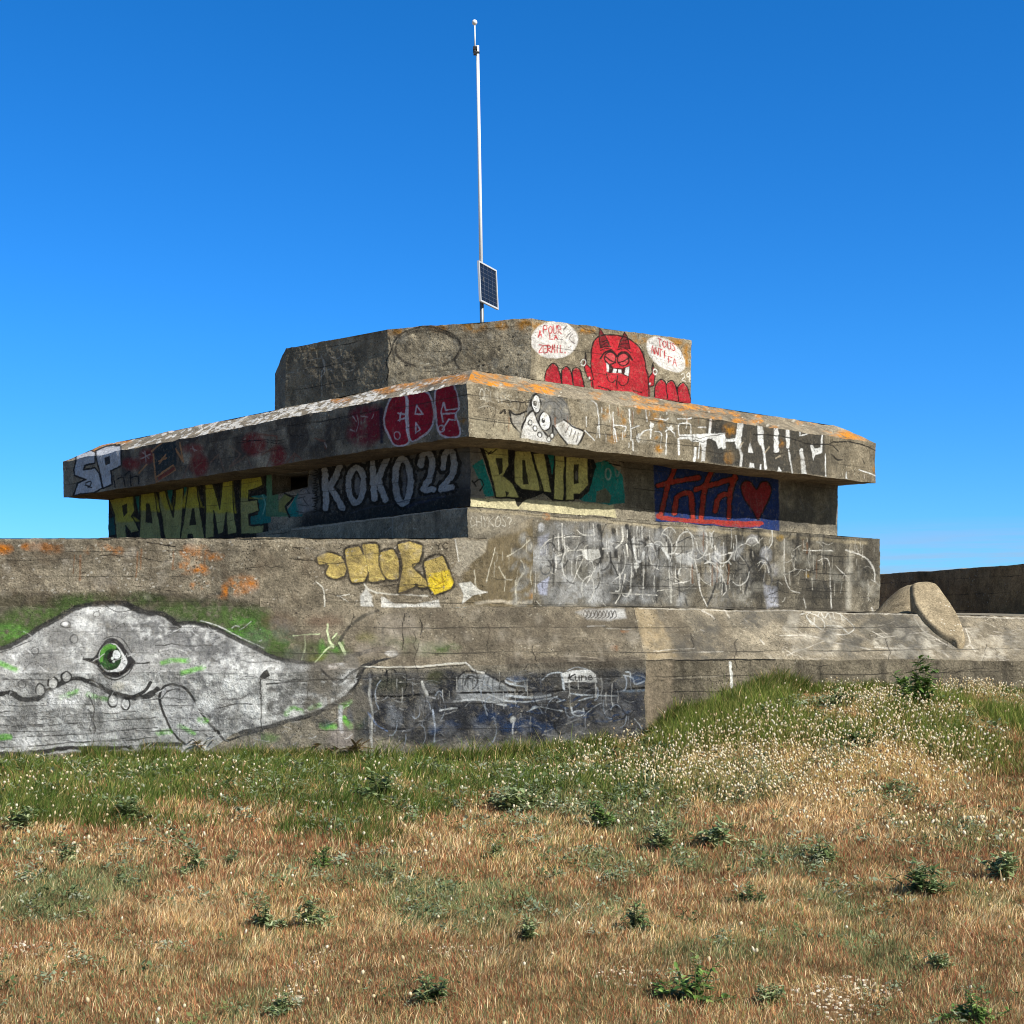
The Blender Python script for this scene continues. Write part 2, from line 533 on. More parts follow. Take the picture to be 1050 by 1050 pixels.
# plain filling polygons: unseen backs, terraces and the parts beyond the frame
FILL = {
 'front_wall': [[dn(W0x), dn(W0a), W0a, W0x], [W0x, W0a, W1a, W1x], [W1x, W1a, W2a, W2x],
                [W2x, W2a, W2b, up(BL, 2.69), up(W2x + np.array([0, 9, 0]), 2.69)],
                [W2b, PRt, up(B0, 2.72), up(BL, 2.69)],
                [M1b, up(BR, 1.84), up(B0, 1.84), PR]],
 'glacis': [[dn(G0b), dn(G0c), G0c, G0b], [G0b, G0c, G1c, G1b], [M1b, G1b, up(BR, 1.83)], [G1b, G1c, up(BR + np.array([12, 0, 0]), 1.7), up(BR, 1.83)]],
 'base_block': [[B0, BR, up(SR + np.array([1.0, 4, 0]), 3.22), up(SL + np.array([4, 0, 0]), 3.22), BL],
                [up(BR, 1.5), up(BR + np.array([-2, 7, 0]), 1.5), up(BR + np.array([-2, 7, 0]), 3.22), BR]],
 'slit_wall': [[up(SR, ZS0 - .9), up(SR + SL - S0, ZS0 - .9), up(SR + SL - S0, ZS1), up(SR, ZS1)], [up(SR + SL - S0, ZS0 - .9), up(SL, ZS0 - .9), up(SL, ZS1), up(SR + SL - S0, ZS1)]],
 'roof_slab': [[up(I0, ZT), up(IR, ZT), up(IF, ZT), up(IL, ZT)], [up(SL, ZB), up(CL, ZB), up(CF, ZB), up(SR + SL - S0, ZB)], [up(SR, ZB), up(SR + SL - S0, ZB), up(CF, ZB), up(CR, ZB)],
               [up(SL, ZB + .02), up(SR + SL - S0, ZB + .02), up(SR, ZB + .02), up(S0, ZB + .02)]],
 'top_block': [[up(T[0], 6.15), up(T[1], TZ), up(T[2], TZ), up(T[3], TZ), up(T[4], TZ), up(TK1, TZ), up(TK2, TZ)], [up(TK2, TB), up(T[0], TB), up(T[0], 6.15), up(TK2, TZ)],
               [up(TK1, TB), up(TK2, TB), up(TK2, TZ), up(TK1, TZ)]],
}

# ------------------------------------------------------------------ painting
K1, K2, K3, K4 = (60, 430, .2), (260, 380, .20952), (300, 450, .18095), (310, 540, .2381)
K5, K6, K7, K8 = (470, 520, .20952), (690, 540, .20952), (600, 400, .15238), (740, 410, .1619)
K9, K10, K11, K12 = (660, 470, .2), (0, 600, .18088), (130, 600, .18088), (260, 610, .17136)
K13, K14, K15, K16 = (370, 670, .15238), (520, 610, .17149), (640, 610, .15238), (270, 320, .2)
K17, K18, K19, K20 = (540, 320, .17143), (480, 440, .19048), (380, 380, .21905), (480, 385, .13333)
F1, F2, F4, F5, F6, F8 = (250, 300, .24762), (460, 300, .24762), (50, 400, .24762), (0, 560, .24762), (200, 560, .24762), (790, 530, .24762)
PXC = (0, 0, 1.0)
WHITE, BLACK, SILV = (222, 222, 216), (24, 23, 22), (196, 198, 202)
ORANGE, OCHRE = (204, 122, 30), (176, 122, 38)
DK = (58, 55, 50)


def lichen(pts, c=ORANGE, al=.85):
    for (x, y, rx, ry) in pts:
        ell(x, y, rx, ry, c, al, soft=max(2.0, min(rx, ry) * CUR['crop'][2] * 1.1), wear=.5)


def specks(n, box, c, r0, r1, seed, al=.85):
    r = random.Random(seed)
    for _ in range(n):
        s = r.uniform(r0, r1)
        ell(r.uniform(box[0], box[2]), r.uniform(box[1], box[3]), s * r.uniform(1, 2.2), s, c, al, .7, rot=r.uniform(-40, 10))


def scratch(n, box, c, seed, L=(10, 40), w=.7, al=.6, ang=(-.3, .3), wear=.45):
    r = random.Random(seed)
    for _ in range(n):
        x, y = r.uniform(box[0], box[2]), r.uniform(box[1], box[3])
        l, a = r.uniform(*L), r.uniform(*ang)
        line([(x, y), (x + l * .5 * math.cos(a), y + l * .5 * math.sin(a) + r.uniform(-2, 2)), (x + l * math.cos(a), y + l * math.sin(a))], c, w * r.uniform(.6, 1.5), al, .8, wear)


# ---- top block
on('top_c top_d', PXC)
lichen([(404, 340, 9, 4), (449, 337, 9, 4), (487, 335, 16, 5), (516, 334, 10, 4), (540, 333, 9, 7), (560, 334, 18, 3), (600, 340, 10, 3), (640, 345, 12, 3), (657, 350, 8, 3), (690, 352, 10, 4), (704, 365, 4, 12)], OCHRE)
specks(90, (400, 335, 545, 385), (176, 168, 148), .5, 1.1, 3)
specks(40, (400, 335, 545, 385), (50, 46, 40), .5, 1.2, 4)
crop(K16)
ell(840, 190, 165, 95, (70, 64, 56), .8, 1.2, .42, ring=3.0)
on('top_b', K16)
poly([(120, 210), (480, 190), (480, 400), (120, 440)], (70, 66, 58), .5, 12, .45, coarse=True)
for q in ([(235, 245), (300, 235), (320, 270), (298, 315)], [(300, 300), (303, 440)], [(350, 235), (380, 240), (400, 225)], [(330, 300), (350, 295), (360, 315)], [(300, 220), (320, 300), (300, 330)]):
    line(q, (165, 160, 148), 1.0, .75, .8, .3)
for e in ((245, 303, 34, 24), (440, 280, 28, 24), (200, 405, 30, 28), (150, 320, 32, 12), (395, 405, 30, 14)):
    ell(*e, (150, 146, 134), .6, .8, .35, ring=1.0)
lichen([(250, 190, 60, 12), (330, 165, 50, 8)], (130, 100, 50), .6)
specks(40, (300, 340, 395, 400), (150, 144, 126), .4, .8, 8, .6)
on('top_b top_c', K16)
line([(645, 130), (652, 200), (628, 255), (642, 300), (632, 350)], (30, 27, 24), 1.3, .9)
on('top_d', K17)
line([(300, 70), (345, 110), (390, 120), (420, 150)], (45, 40, 34), .9, .8)
line([(200, 300), (300, 320), (340, 330)], (90, 84, 70), .9, .7)
specks(60, (548, 335, 708, 405), (150, 142, 120), .5, 1.1, 33, .6)
specks(50, (548, 335, 708, 405), (60, 55, 46), .5, 1.2, 34, .6)

# red devil mural
on('top_d', K17, 'devil_mural', 'red horned devil figure with outspread fingers, painted on the concrete')
RED, DRED = (196, 40, 52), (122, 26, 36)
body = [(385, 300), (384, 225), (408, 165), (470, 136), (560, 140), (640, 180), (690, 250), (715, 350), (728, 420), (732, 510), (640, 480), (560, 470), (400, 452), (395, 380)]
poly(body, RED, .95, .8, .0, True)
poly([(600, 200), (680, 260), (712, 360), (725, 480), (640, 470), (650, 300)], (168, 34, 46), .6, 6, .2, True)
for q in ([(435, 98), (455, 125), (478, 160), (500, 205), (470, 205), (440, 215), (430, 150)], [(582, 120), (603, 150), (615, 218), (580, 210), (550, 208), (566, 160)]):
    poly(q, DRED, .95, .7); line(q + q[:1], BLACK, 1.1, smooth=False)
for q in ([(440, 205), (470, 185), (492, 182)], [(445, 180), (482, 168)], [(560, 195), (590, 185), (612, 190)], [(565, 170), (602, 165)]):
    line(q, BLACK, .9)
line(body[:10], BLACK, 1.4); line([body[0], body[13], body[12]], BLACK, 1.3)
for (x_, y_, a_) in ((500, 272, 33), (578, 280, 34)):
    ell(x_, y_, a_, 36, (208, 74, 80), .9, 1); ell(x_, y_, a_, 36, BLACK, .95, .7, ring=1.4)
line([(442, 278), (470, 238), (512, 230), (538, 262)], BLACK, 1.9); line([(542, 262), (566, 238), (602, 243), (630, 284)], BLACK, 1.9)
line([(468, 262), (500, 284), (532, 296)], BLACK, 1.5); line([(548, 298), (580, 290), (612, 270)], BLACK, 1.5)
line([(440, 232), (470, 215), (510, 222)], BLACK, .9); line([(545, 222), (590, 218), (620, 240)], BLACK, .9)
poly([(474, 285), (520, 330), (570, 332), (618, 318), (612, 388), (562, 366), (515, 358), (488, 362)], (28, 14, 16))
for q in ([(478, 300), (494, 314), (490, 356), (481, 350)], [(519, 333), (540, 338), (536, 360), (514, 357)], [(546, 338), (566, 340), (563, 364), (546, 360)], [(590, 330), (613, 323), (608, 382), (584, 366)]):
    poly(q, (230, 230, 226), 1, .6)
for q in ([(478, 362), (488, 405), (512, 418), (530, 405)], [(545, 372), (540, 420), (545, 455)], [(610, 388), (602, 425), (570, 438), (553, 415)], [(430, 440), (480, 455), (500, 470)], [(640, 470), (690, 478)]):
    line(q, BLACK, 1.1)
for q in ([(345, 315), (350, 250), (362, 315), (388, 335), (405, 400), (385, 408), (362, 372)], [(756, 305), (745, 370), (724, 400), (735, 450), (760, 442), (766, 372)]):
    poly(q, RED, .95); line(q + q[:1], BLACK, 1.1, smooth=False)
line([(350, 250), (355, 320)], BLACK, 1.3); line([(757, 300), (745, 375)], BLACK, 1.3)
ell(341, 304, 13, 17, (226, 224, 216), 1, .7, ring=1.1); ell(768, 361, 12, 17, (226, 224, 216), 1, .7, ring=1.1)
ell(380, 392, 5, 8, WHITE); ell(737, 432, 5, 8, WHITE)
for q in ([(110, 412), (125, 342), (155, 308), (188, 332), (212, 428)], [(212, 430), (210, 350), (235, 322), (264, 352), (282, 440)], [(282, 440), (274, 352), (300, 330), (328, 355), (352, 448)],
          [(765, 505), (770, 440), (802, 405), (832, 432), (842, 518)], [(842, 518), (836, 442), (860, 412), (892, 442), (908, 530)], [(908, 532), (903, 452), (935, 420), (966, 452), (992, 545)]):
    poly(q + [(q[-1][0], q[-1][1] + 12), (q[0][0], q[0][1] + 12)], (182, 34, 50), .95); line(q, BLACK, 1.3)
on('top_d', K17, 'speech_bubble', 'round white painted speech bubble with red lettering')
ell(165, 166, 138, 112, (226, 222, 216), .92, 1.6, .22)
RL = (186, 44, 50)
for t, x, y, w, h in (('A', 68, 112, 20, 36), ('POUR', 100, 82, 20, 46), ('LA', 132, 138, 20, 28), ('ZERMIL.', 72, 198, 18, 42)):
    word(t, x, y, w, h, RL, 1.05, slope=.03, alpha=.95)
for q in ([(235, 85), (215, 110)], [(262, 120), (232, 150)], [(270, 130), (250, 160), (285, 190)], [(262, 205), (245, 215)], [(175, 165), (212, 165)]):
    line(q, (60, 40, 42), .9, .8)
on('top_d', K17, 'speech_bubble', 'oval tilted white painted speech bubble with red lettering')
ell(832, 255, 138, 78, (226, 222, 216), .92, 1.6, .22, rot=40)
word('TOUS', 785, 160, 20, 40, RL, 1.0, slope=.38, alpha=.95)
word('ANTI', 745, 200, 17, 42, RL, 1.0, slope=.42, alpha=.95)
word('FA', 845, 268, 20, 40, RL, 1.0, slope=.35, alpha=.95)
line([(905, 200), (930, 250), (915, 290)], (70, 44, 46), .9, .8)
on('top_d', K17)
word('29', 925, 360, 24, 45, (220, 216, 204), 1.2, slope=.1)

# ---- roof slab bevels
on('chamf_right', PXC)
r = random.Random(5)
for i in range(60):
    t = r.random() ** 1.5
    x = 478 + t * 400; yb = 381 + t * 60
    lichen([(x, yb + r.uniform(0, 11), r.uniform(3, 15) * (1.3 - t), r.uniform(1.5, 3.5))], (214, 138, 36), r.uniform(.5, .95))
line([(486, 397), (600, 413), (700, 427), (800, 444), (896, 462)], (196, 184, 160), 1.6, .6, 1, .4)
lichen([(880, 447, 12, 6), (868, 446, 12, 4)], (216, 140, 40))
specks(70, (500, 385, 860, 450), (190, 182, 165), .5, 1.2, 60)
on('chamf_left', PXC)
for i in range(520):
    t = r.uniform(0, 1); t = t if r.random() < .85 else r.uniform(.2, .75)
    x = 95 + t * 385; yt = 458 - t * 76; yb = yt + 12 + 2 * t
    y = r.uniform(yt, yb); d = r.uniform(1.5, 5.5)
    dens = 1.0 if 200 < x < 430 else .45
    if r.random() < dens:
        line([(x, y), (x + d, y - d * r.uniform(.2, .7))], (226, 220, 208), r.uniform(.7, 1.7), .9, .7, .2)
for (x, y, a, b_) in ((100, 455, 18, 4), (88, 461, 14, 5), (120, 452, 14, 3), (465, 388, 16, 5), (445, 390, 12, 4), (420, 395, 18, 3), (395, 400, 14, 3), (350, 410, 12, 3)):
    lichen([(x, y, a, b_)], (206, 132, 44))

# ---- left fascia
on('slab_left', K1)
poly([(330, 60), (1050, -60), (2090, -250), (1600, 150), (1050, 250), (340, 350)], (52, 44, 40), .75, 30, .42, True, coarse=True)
for e in ((450, 190, 40, 35), (370, 230, 50, 30), (720, 230, 45, 60), (690, 150, 50, 25), (1000, 130, 60, 60), (1120, 190, 40, 60)):
    ell(*e, (128, 40, 38), .75, 5, .3)
on('slab_left', K1, 'graffiti_lettering', 'faded angular brown and teal lettering on the dark concrete edge')
poly([(480, 172), (522, 128), (600, 110), (606, 232), (505, 300)], (32, 46, 50), .9, 1.5, .15)
TAN = (178, 128, 84)
hull([(400, 120), (640, 90), (1300, -25), (1420, -40), (1420, 190), (1000, 300), (500, 335), (405, 290)])
for q in ([(472, 165), (526, 122)], [(482, 180), (504, 322), (598, 264), (588, 238), (506, 298)], [(518, 228), (548, 182)], [(515, 216), (552, 200)], [(412, 272), (450, 230)], [(600, 150), (640, 218), (622, 120)]):
    line(q, TAN, 1.6, .9, .8, .15, smooth=False)
poly([(510, 300), (595, 245), (598, 262), (512, 322)], (120, 56, 44), .9)
for q in ([(640, 300), (680, 200), (700, 310)], [(780, 220), (820, 180), (860, 290), (790, 310)], [(870, 130), (930, 180), (880, 245), (960, 190), (1000, 260)]):
    line(q, (128, 100, 82), 1.6, .6, 1.2, .35, smooth=False)
for q in ([(430, 170), (460, 200)], [(420, 200), (465, 180)], [(440, 165), (445, 215)], [(680, 150), (710, 160)], [(690, 140), (700, 165)]):
    line(q, (190, 176, 170), 1.0, .7, .8, .3)
crop(K2)
for q in ([(15, 312), (115, 320), (92, 455), (130, 440)], [(40, 412), (98, 372), (60, 470)], [(160, 452), (205, 404), (240, 436)], [(195, 440), (205, 420)], [(300, 330), (345, 345), (350, 380)]):
    line(q, (126, 84, 66), 1.7, .7, 1.0, .25, smooth=False)
on('slab_left', K2)
for e in ((540, 310, 80, 60), (545, 225, 75, 45), (600, 250, 40, 80)):
    ell(*e, (126, 26, 44), .8, 8, .34)
line([(628, 190), (625, 350)], (28, 34, 52), 3.5, .8, 2, .2)
for q in ([(480, 225), (500, 250)], [(505, 220), (510, 260), (500, 300)], [(525, 225), (560, 232)], [(470, 290), (490, 300)], [(345, 350), (355, 375)], [(590, 215), (580, 240)]):
    line(q, (190, 180, 172), 1.0, .7, .8, .3)
line([(150, 275), (400, 235), (620, 190)], (24, 22, 20), .8, .7)
lichen([(1020, 235, 22, 26)], OCHRE)
on('slab_left chamf_left', K1, 'graffiti_lettering', 'silver block letters S and P outlined in black at the far left end')
S_ = [(95, 180), (168, 156), (190, 180), (184, 226), (138, 240), (132, 262), (185, 250), (206, 282), (222, 350), (182, 376), (76, 390), (100, 330), (142, 312), (86, 290), (80, 262)]
P_ = [(190, 165), (250, 140), (316, 130), (320, 240), (266, 264), (274, 336), (224, 352), (210, 280), (204, 250)]
hull([(70, 170), (325, 120), (330, 270), (420, 270), (420, 360), (70, 400)])
for q in (S_, P_):
    poly(q, SILV, .95, .9, .12); line(q + q[:1], BLACK, 1.7, smooth=False)
poly([(232, 196), (262, 184), (264, 226), (238, 236)], BLACK)
for q in ([(140, 330), (165, 320), (160, 345), (140, 340)], [(150, 350), (170, 350)], [(280, 290), (290, 350)], [(300, 310), (330, 300), (340, 345)], [(340, 290), (365, 270), (370, 340)], [(370, 300), (405, 290), (410, 330)]):
    line(q, BLACK, 1.3)

on('slab_left', K2, 'graffiti_lettering', 'fat crimson bubble letters with white outlines near the corner')
CRIM = (160, 22, 44)
hull([(636, 250), (650, 120), (960, 45), (1012, 130), (1012, 330), (690, 372)])
Cq = [(640, 255), (655, 178), (685, 120), (726, 108), (742, 145), (748, 215), (752, 280), (762, 350), (692, 364), (655, 312)]
Dq = [(745, 110), (790, 92), (845, 104), (872, 145), (884, 215), (870, 282), (830, 326), (772, 340), (758, 240), (750, 150)]
Gq = [(888, 112), (905, 76), (950, 56), (980, 70), (1004, 130), (1006, 182), (990, 210), (1000, 260), (1002, 318), (936, 326), (905, 290), (890, 200)]
for q in (Cq, Dq, Gq):
    poly(q, CRIM, .97, .8, .05, True); line(q, (214, 200, 200), 1.8, .95, .8, .1, True, True)
WL = (212, 196, 198)
for q in ([(705, 208), (750, 214)], [(708, 242), (750, 228)], [(722, 205), (716, 245)], [(796, 168), (828, 214), (792, 212), (796, 168)], [(796, 254), (820, 290), (798, 306), (796, 254)],
          [(1004, 182), (940, 196), (930, 156), (918, 200), (928, 255)], [(930, 214), (990, 206), (986, 242), (955, 240), (928, 290)]):
    line(q, WL, 1.4, .95, .7, smooth=False)
ell(703, 315, 16, 19, WL, .8, .7, ring=1.1); ell(922, 286, 14, 16, WL, .9, .7, ring=1.2)

# ---- right fascia
on('slab_right', PXC)
line([(486, 427), (520, 432), (600, 442), (650, 448)], (70, 64, 54), 1.0, .8, .8, .2)
poly([(484, 428), (600, 444), (600, 462), (484, 446)], (190, 180, 152), .35, 6, .4, coarse=True)
specks(80, (490, 400, 660, 470), (80, 72, 58), .4, 1.0, 71, .6)
crop(K7)
lichen([(135, 165, 24, 42), (255, 190, 20, 48), (290, 90, 25, 20), (185, 316, 30, 32), (255, 305, 16, 16), (455, 165, 34, 34), (515, 230, 22, 40), (497, 396, 24, 26), (480, 320, 14, 12), (360, 140, 16, 22)], OCHRE, .95)
on('slab_right', K20, 'graffiti_tag', 'thin faint white lettering scratched beside the corner')
word('QELIPS', 90, 105, 32, 80, (196, 190, 174), .9, slope=.2, alpha=.7, wear=.2)
for q in ([(80, 250), (160, 240), (230, 270)], [(340, 190), (390, 200), (380, 270), (350, 250)]):
    line(q, (190, 184, 168), .8, .6, .8, .2)
on('slab_right', K20)
line([(250, 290), (280, 270), (290, 290)], (30, 27, 24), 2.2, .9)
on('slab_right', K20, 'bird_mural', 'grey and white pop-eyed toothy creature outlined in black')
GRY = (118, 117, 113)
poly([(478, 180), (520, 130), (620, 125), (720, 165), (775, 250), (770, 350), (735, 345), (700, 420), (640, 480), (590, 475), (520, 400), (455, 320)], GRY, .85, 1, .12, True)
poly([(455, 315), (500, 270), (540, 340), (560, 400), (600, 470), (640, 500), (620, 520), (410, 485), (425, 400)], (216, 214, 208), .92, .9, .1)
poly([(650, 390), (740, 345), (890, 430), (845, 532), (755, 528)], (216, 214, 208), .92, .9, .1)
poly([(325, 270), (400, 310), (450, 285), (410, 450), (345, 370)], (160, 156, 146), .7, 1, .3)
for q in ([(455, 318), (500, 280), (545, 370), (600, 462), (640, 450), (645, 390)], [(450, 325), (420, 400), (405, 480)], [(318, 265), (370, 305), (450, 280)], [(320, 270), (345, 380), (405, 445)],
          [(735, 342), (810, 395), (892, 432), (845, 535)], [(655, 392), (700, 460), (758, 532)], [(478, 240), (500, 160), (560, 130)]):
    line(q, BLACK, 1.9)
for q in ([(600, 130), (700, 165), (770, 250), (785, 370)], [(560, 170), (640, 160), (720, 220)], [(590, 210), (660, 200), (720, 260)], [(620, 260), (690, 260), (720, 330)], [(650, 300), (690, 340)], [(760, 150), (765, 260)], [(640, 150), (760, 180)]):
    line(q, (70, 68, 66), 1.0, .75, .9, .25)
for q in ([(720, 400), (735, 370)], [(745, 440), (775, 390)], [(780, 470), (800, 410)], [(800, 500), (830, 430)], [(830, 510), (850, 440)]):
    line(q, (90, 88, 86), 1.2, .8)
for (x, y, a, b_) in ((525, 222, 30, 65), (590, 355, 38, 68)):
    ell(x, y, a + 11, b_ + 11, BLACK); ell(x, y, a, b_, (230, 230, 226), 1, .6)
ell(516, 218, 13, 22, BLACK); ell(578, 348, 14, 22, BLACK); ell(518, 208, 4, 6, WHITE); ell(582, 338, 4, 6, WHITE)
line([(510, 250), (520, 262), (530, 252)], BLACK, .7); line([(575, 382), (588, 392), (598, 380)], BLACK, .7)
for (x, y) in ((480, 365), (515, 410), (548, 458), (618, 490), (640, 465)):
    ell(x, y, 16, 20, (228, 228, 222), 1, .6); ell(x, y, 16, 20, BLACK, .9, .6, ring=1.2)
on('slab_right', K7)
poly([(815, 175), (1050, 205), (1050, 505), (830, 480), (805, 400)], (64, 61, 55), .85, 2, .2)
crop(K8)
poly([(-70, 110), (320, 150), (655, 205), (665, 485), (300, 450), (-70, 400)], (62, 60, 55), .85, 3, .25)
ell(700, 370, 90, 70, (90, 84, 72), .5, 12, .4)
lichen([(45, 190, 34, 36), (50, 365, 26, 36), (380, 280, 20, 26)], OCHRE, .95)
on('slab_right', K7, 'graffiti_lettering', 'dripping white block lettering over black along the concrete edge')
W2 = (232, 232, 228)
hull([(40, 60), (830, 170), (1900, 350), (1900, 640), (830, 495), (300, 430), (40, 360)])
for q in ([(40, 80), (75, 110), (90, 210)], [(190, 150), (188, 190), (212, 345)], [(200, 235), (268, 246), (270, 275)], [(300, 130), (300, 200), (312, 340)], [(310, 260), (365, 240)], [(350, 330), (400, 272), (450, 262)],
          [(410, 130), (420, 205)], [(445, 212), (440, 320)], [(440, 240), (462, 228)], [(470, 190), (540, 204), (560, 190)], [(548, 290), (540, 432)], [(550, 252), (600, 292)], [(540, 280), (580, 240)], [(625, 190), (710, 186)],
          [(632, 300), (630, 235), (660, 220), (705, 228), (710, 292)], [(760, 250), (810, 250)], [(0, 270), (60, 330)], [(90, 215), (100, 310)], [(470, 275), (505, 285), (515, 305)], [(320, 345), (325, 405)]):
    line(q, W2, 1.2, .9, .8, .12)
ell(360, 320, 14, 30, W2, .95); ell(450, 235, 14, 18, W2, .9); ell(575, 260, 18, 14, W2, .9)
poly([(630, 300), (740, 296), (850, 292), (940, 290), (945, 345), (920, 385), (898, 392), (880, 345), (850, 330), (822, 330), (808, 480), (780, 480), (788, 390), (770, 345), (720, 350), (700, 330), (640, 335)], W2, .97, .8)
for q, w in (([(740, 390), (735, 475)], 2.6), ([(630, 330), (632, 430)], 2.2), ([(845, 190), (835, 300)], 2.4), ([(770, 350), (760, 460)], 1.2), ([(945, 345), (1000, 338)], 2)):
    line(q, W2, w, .95, .8, .08)
crop(K8)
for q, w in (([(112, 140), (104, 270), (112, 290)], 6.2), ([(108, 290), (128, 345), (124, 415)], 2.4), ([(240, 160), (248, 270)], 5.2), ([(255, 280), (272, 330), (282, 432)], 2.2), ([(340, 172), (346, 320)], 4.8), ([(415, 182), (420, 300)], 3.6),
             ([(425, 320), (438, 400), (448, 458)], 1.5), ([(506, 320), (522, 472)], 4.4), ([(640, 212), (634, 295)], 1.8), ([(660, 345), (664, 480)], 1.1), ([(495, 190), (494, 230), (572, 200)], 1.1), ([(30, 255), (90, 250)], 2.4), ([(10, 240), (15, 300)], 4)):
    line(q, W2, w, .93, .8, .1, smooth=False)
for q in ([(182, 262), (172, 330), (202, 336)], [(178, 395), (206, 400), (210, 428), (175, 426)], [(365, 420), (382, 450), (352, 450)], [(562, 285), (580, 285), (590, 308), (638, 300), (636, 336), (598, 346), (584, 382)], [(245, 405), (255, 405), (252, 440), (243, 438)]):
    poly(q, W2, .97, .8)
for q in ([(280, 330), (300, 300)], [(345, 370), (370, 355)], [(120, 290), (135, 270)]):
    line(q, (190, 176, 150), 1.6, .8, .9, .2)
on('slab_right', K8)
line([(870, 440), (920, 458), (982, 482)], WHITE, 1.1, .9); poly([(788, 450), (796, 498), (782, 500)], WHITE)
line([(905, 470), (905, 495)], (190, 180, 165), .7)
CRK = (26, 23, 20)
for q in ([(200, 220), (300, 222), (400, 236), (480, 260), (560, 280), (620, 282), (700, 290), (740, 325)], [(690, 278), (720, 268), (800, 265), (900, 290), (980, 322)]):
    line(q, CRK, 1.2, .9)
line([(700, 350), (740, 380), (760, 378)], CRK, 1.8, .8); line([(895, 375), (905, 405)], CRK, 1.4, .7)
lichen([(840, 215, 20, 10), (968, 440, 14, 24)], OCHRE)

# ---- slit wall, left
on('slit_left', K1, 'graffiti_lettering', 'tall yellow green letters with black shadows and turquoise accents on the shaded wall')
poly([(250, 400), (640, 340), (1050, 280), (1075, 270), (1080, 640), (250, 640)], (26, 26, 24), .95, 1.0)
poly([(255, 510), (290, 500), (292, 590), (255, 595)], (18, 92, 90)); poly([(250, 590), (300, 600), (300, 640), (250, 640)], (30, 32, 30))
TEAL = (24, 126, 122)
for q in ([(392, 395), (415, 390), (412, 490)], [(555, 362), (585, 358), (575, 440)], [(990, 395), (1050, 385), (1090, 420), (1090, 530), (985, 538), (985, 500), (1020, 490), (1025, 430)], [(640, 350), (660, 345), (650, 420)]):
    poly(q, TEAL, .95, .9)
YG = (196, 186, 58); YP = (166, 166, 106)
lets = [([(258, 410), (300, 400), (385, 390), (390, 468), (372, 500), (412, 575), (370, 582), (345, 545), (352, 625), (300, 625), (285, 490)], [(322, 440), (350, 430), (352, 478), (332, 500)]),
        ([(420, 382), (490, 374), (538, 628), (412, 628), (415, 520)], [(448, 430), (466, 430), (482, 532), (442, 530)]),
        ([(510, 370), (546, 365), (586, 500), (600, 360), (642, 350), (622, 620), (552, 624)], None),
        ([(665, 350), (708, 344), (735, 540), (748, 615), (692, 622), (684, 590), (662, 592), (656, 628), (620, 628)], [(684, 455), (696, 455), (706, 540), (668, 546)]),
        ([(750, 335), (790, 330), (826, 460), (838, 320), (890, 308), (916, 586), (870, 596), (864, 480), (850, 582), (818, 592), (792, 470), (798, 605), (750, 612)], None),
        ([(935, 300), (1036, 290), (1046, 340), (976, 366), (976, 420), (1016, 412), (1024, 468), (976, 490), (976, 545), (1056, 538), (1052, 582), (935, 592)], None)]
for q, h in lets:
    poly(q, YP, .95, .9, .08)
    ys = [a[1] for a in q]; mid = min(ys) + (max(ys) - min(ys)) * (.48 + .1 * math.sin(ys[0]))
    poly([(a, min(b_, mid)) for a, b_ in q], YG, .8, 2.5, .12)
    line(q, BLACK, 1.4, .92, closed=True, smooth=False)
    if h: poly(h, BLACK)
crop(K2)
poly([(58, 508), (82, 505), (88, 570), (112, 575), (118, 640), (150, 602), (192, 618), (152, 668), (172, 716), (60, 716)], (88, 132, 98), .95)
poly([(120, 640), (150, 604), (190, 618), (150, 668), (165, 700), (120, 690)], (142, 140, 80), .9, 1.5, .15)
poly([(158, 690), (190, 640), (215, 600), (245, 660), (240, 716), (170, 716)], TEAL)
line([(150, 600), (195, 622), (152, 668), (175, 716)], BLACK, 2.2, smooth=False)
line([(40, 610), (55, 650), (45, 700)], (120, 190, 180), 1.3, .8)
on('slit_left', K3)
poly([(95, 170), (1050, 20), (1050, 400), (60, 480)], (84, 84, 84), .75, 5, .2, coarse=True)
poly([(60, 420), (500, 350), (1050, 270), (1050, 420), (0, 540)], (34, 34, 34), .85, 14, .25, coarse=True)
poly([(40, 290), (100, 270), (125, 330), (120, 400), (40, 430), (20, 350)], (142, 140, 140), .85, 3, .2)
on('slit_left', K3, 'graffiti_lettering', 'row of tall silver letters and numerals outlined in black on the shaded wall')
SV = (172, 173, 174)
hull([(140, 160), (935, 15), (955, 300), (600, 400), (140, 435)])
ko = [([(178, 178), (182, 290), (188, 395)], 0), ([(268, 160), (208, 275), (282, 392)], 0), ('o', (362, 265, 46, 100)), ([(448, 128), (462, 240), (468, 345)], 0), ([(532, 112), (484, 235), (525, 345)], 0),
      ('o', (625, 242, 44, 128)), ([(724, 152), (736, 100), (762, 88), (786, 110), (788, 165), (768, 230), (738, 290), (790, 282)], 0), ([(852, 165), (862, 95), (888, 68), (908, 90), (916, 150), (898, 215), (835, 285), (900, 276)], 0)]
for pas, w, c in ((0, 13.0, BLACK), (1, 6.2, SV)):
    for a, b_ in ko:
        if a == 'o': ell(*b_, c, .93, .9, .1 if pas else 0, ring=w)
        else: line(a, c, w, .93, .9, .1 if pas else 0, smooth=len(a) > 3)
ell(372, 272, 16, 52, (130, 130, 132), .8, 1.5); ell(632, 250, 10, 80, (110, 110, 114), .8, 1.5)
for q in ([(150, 170), (160, 400)], [(430, 130), (445, 350)], [(555, 150), (550, 340)]): line(q, BLACK, 1.6)
for i in range(16):
    y = 175 + i * 15
    line([(118 + 8 * math.sin(i * 2.1), y), (138 + 8 * math.sin(i * 1.3), y + 8), (124 + 6 * math.cos(i * 2.7), y + 16)], BLACK, 1.2)
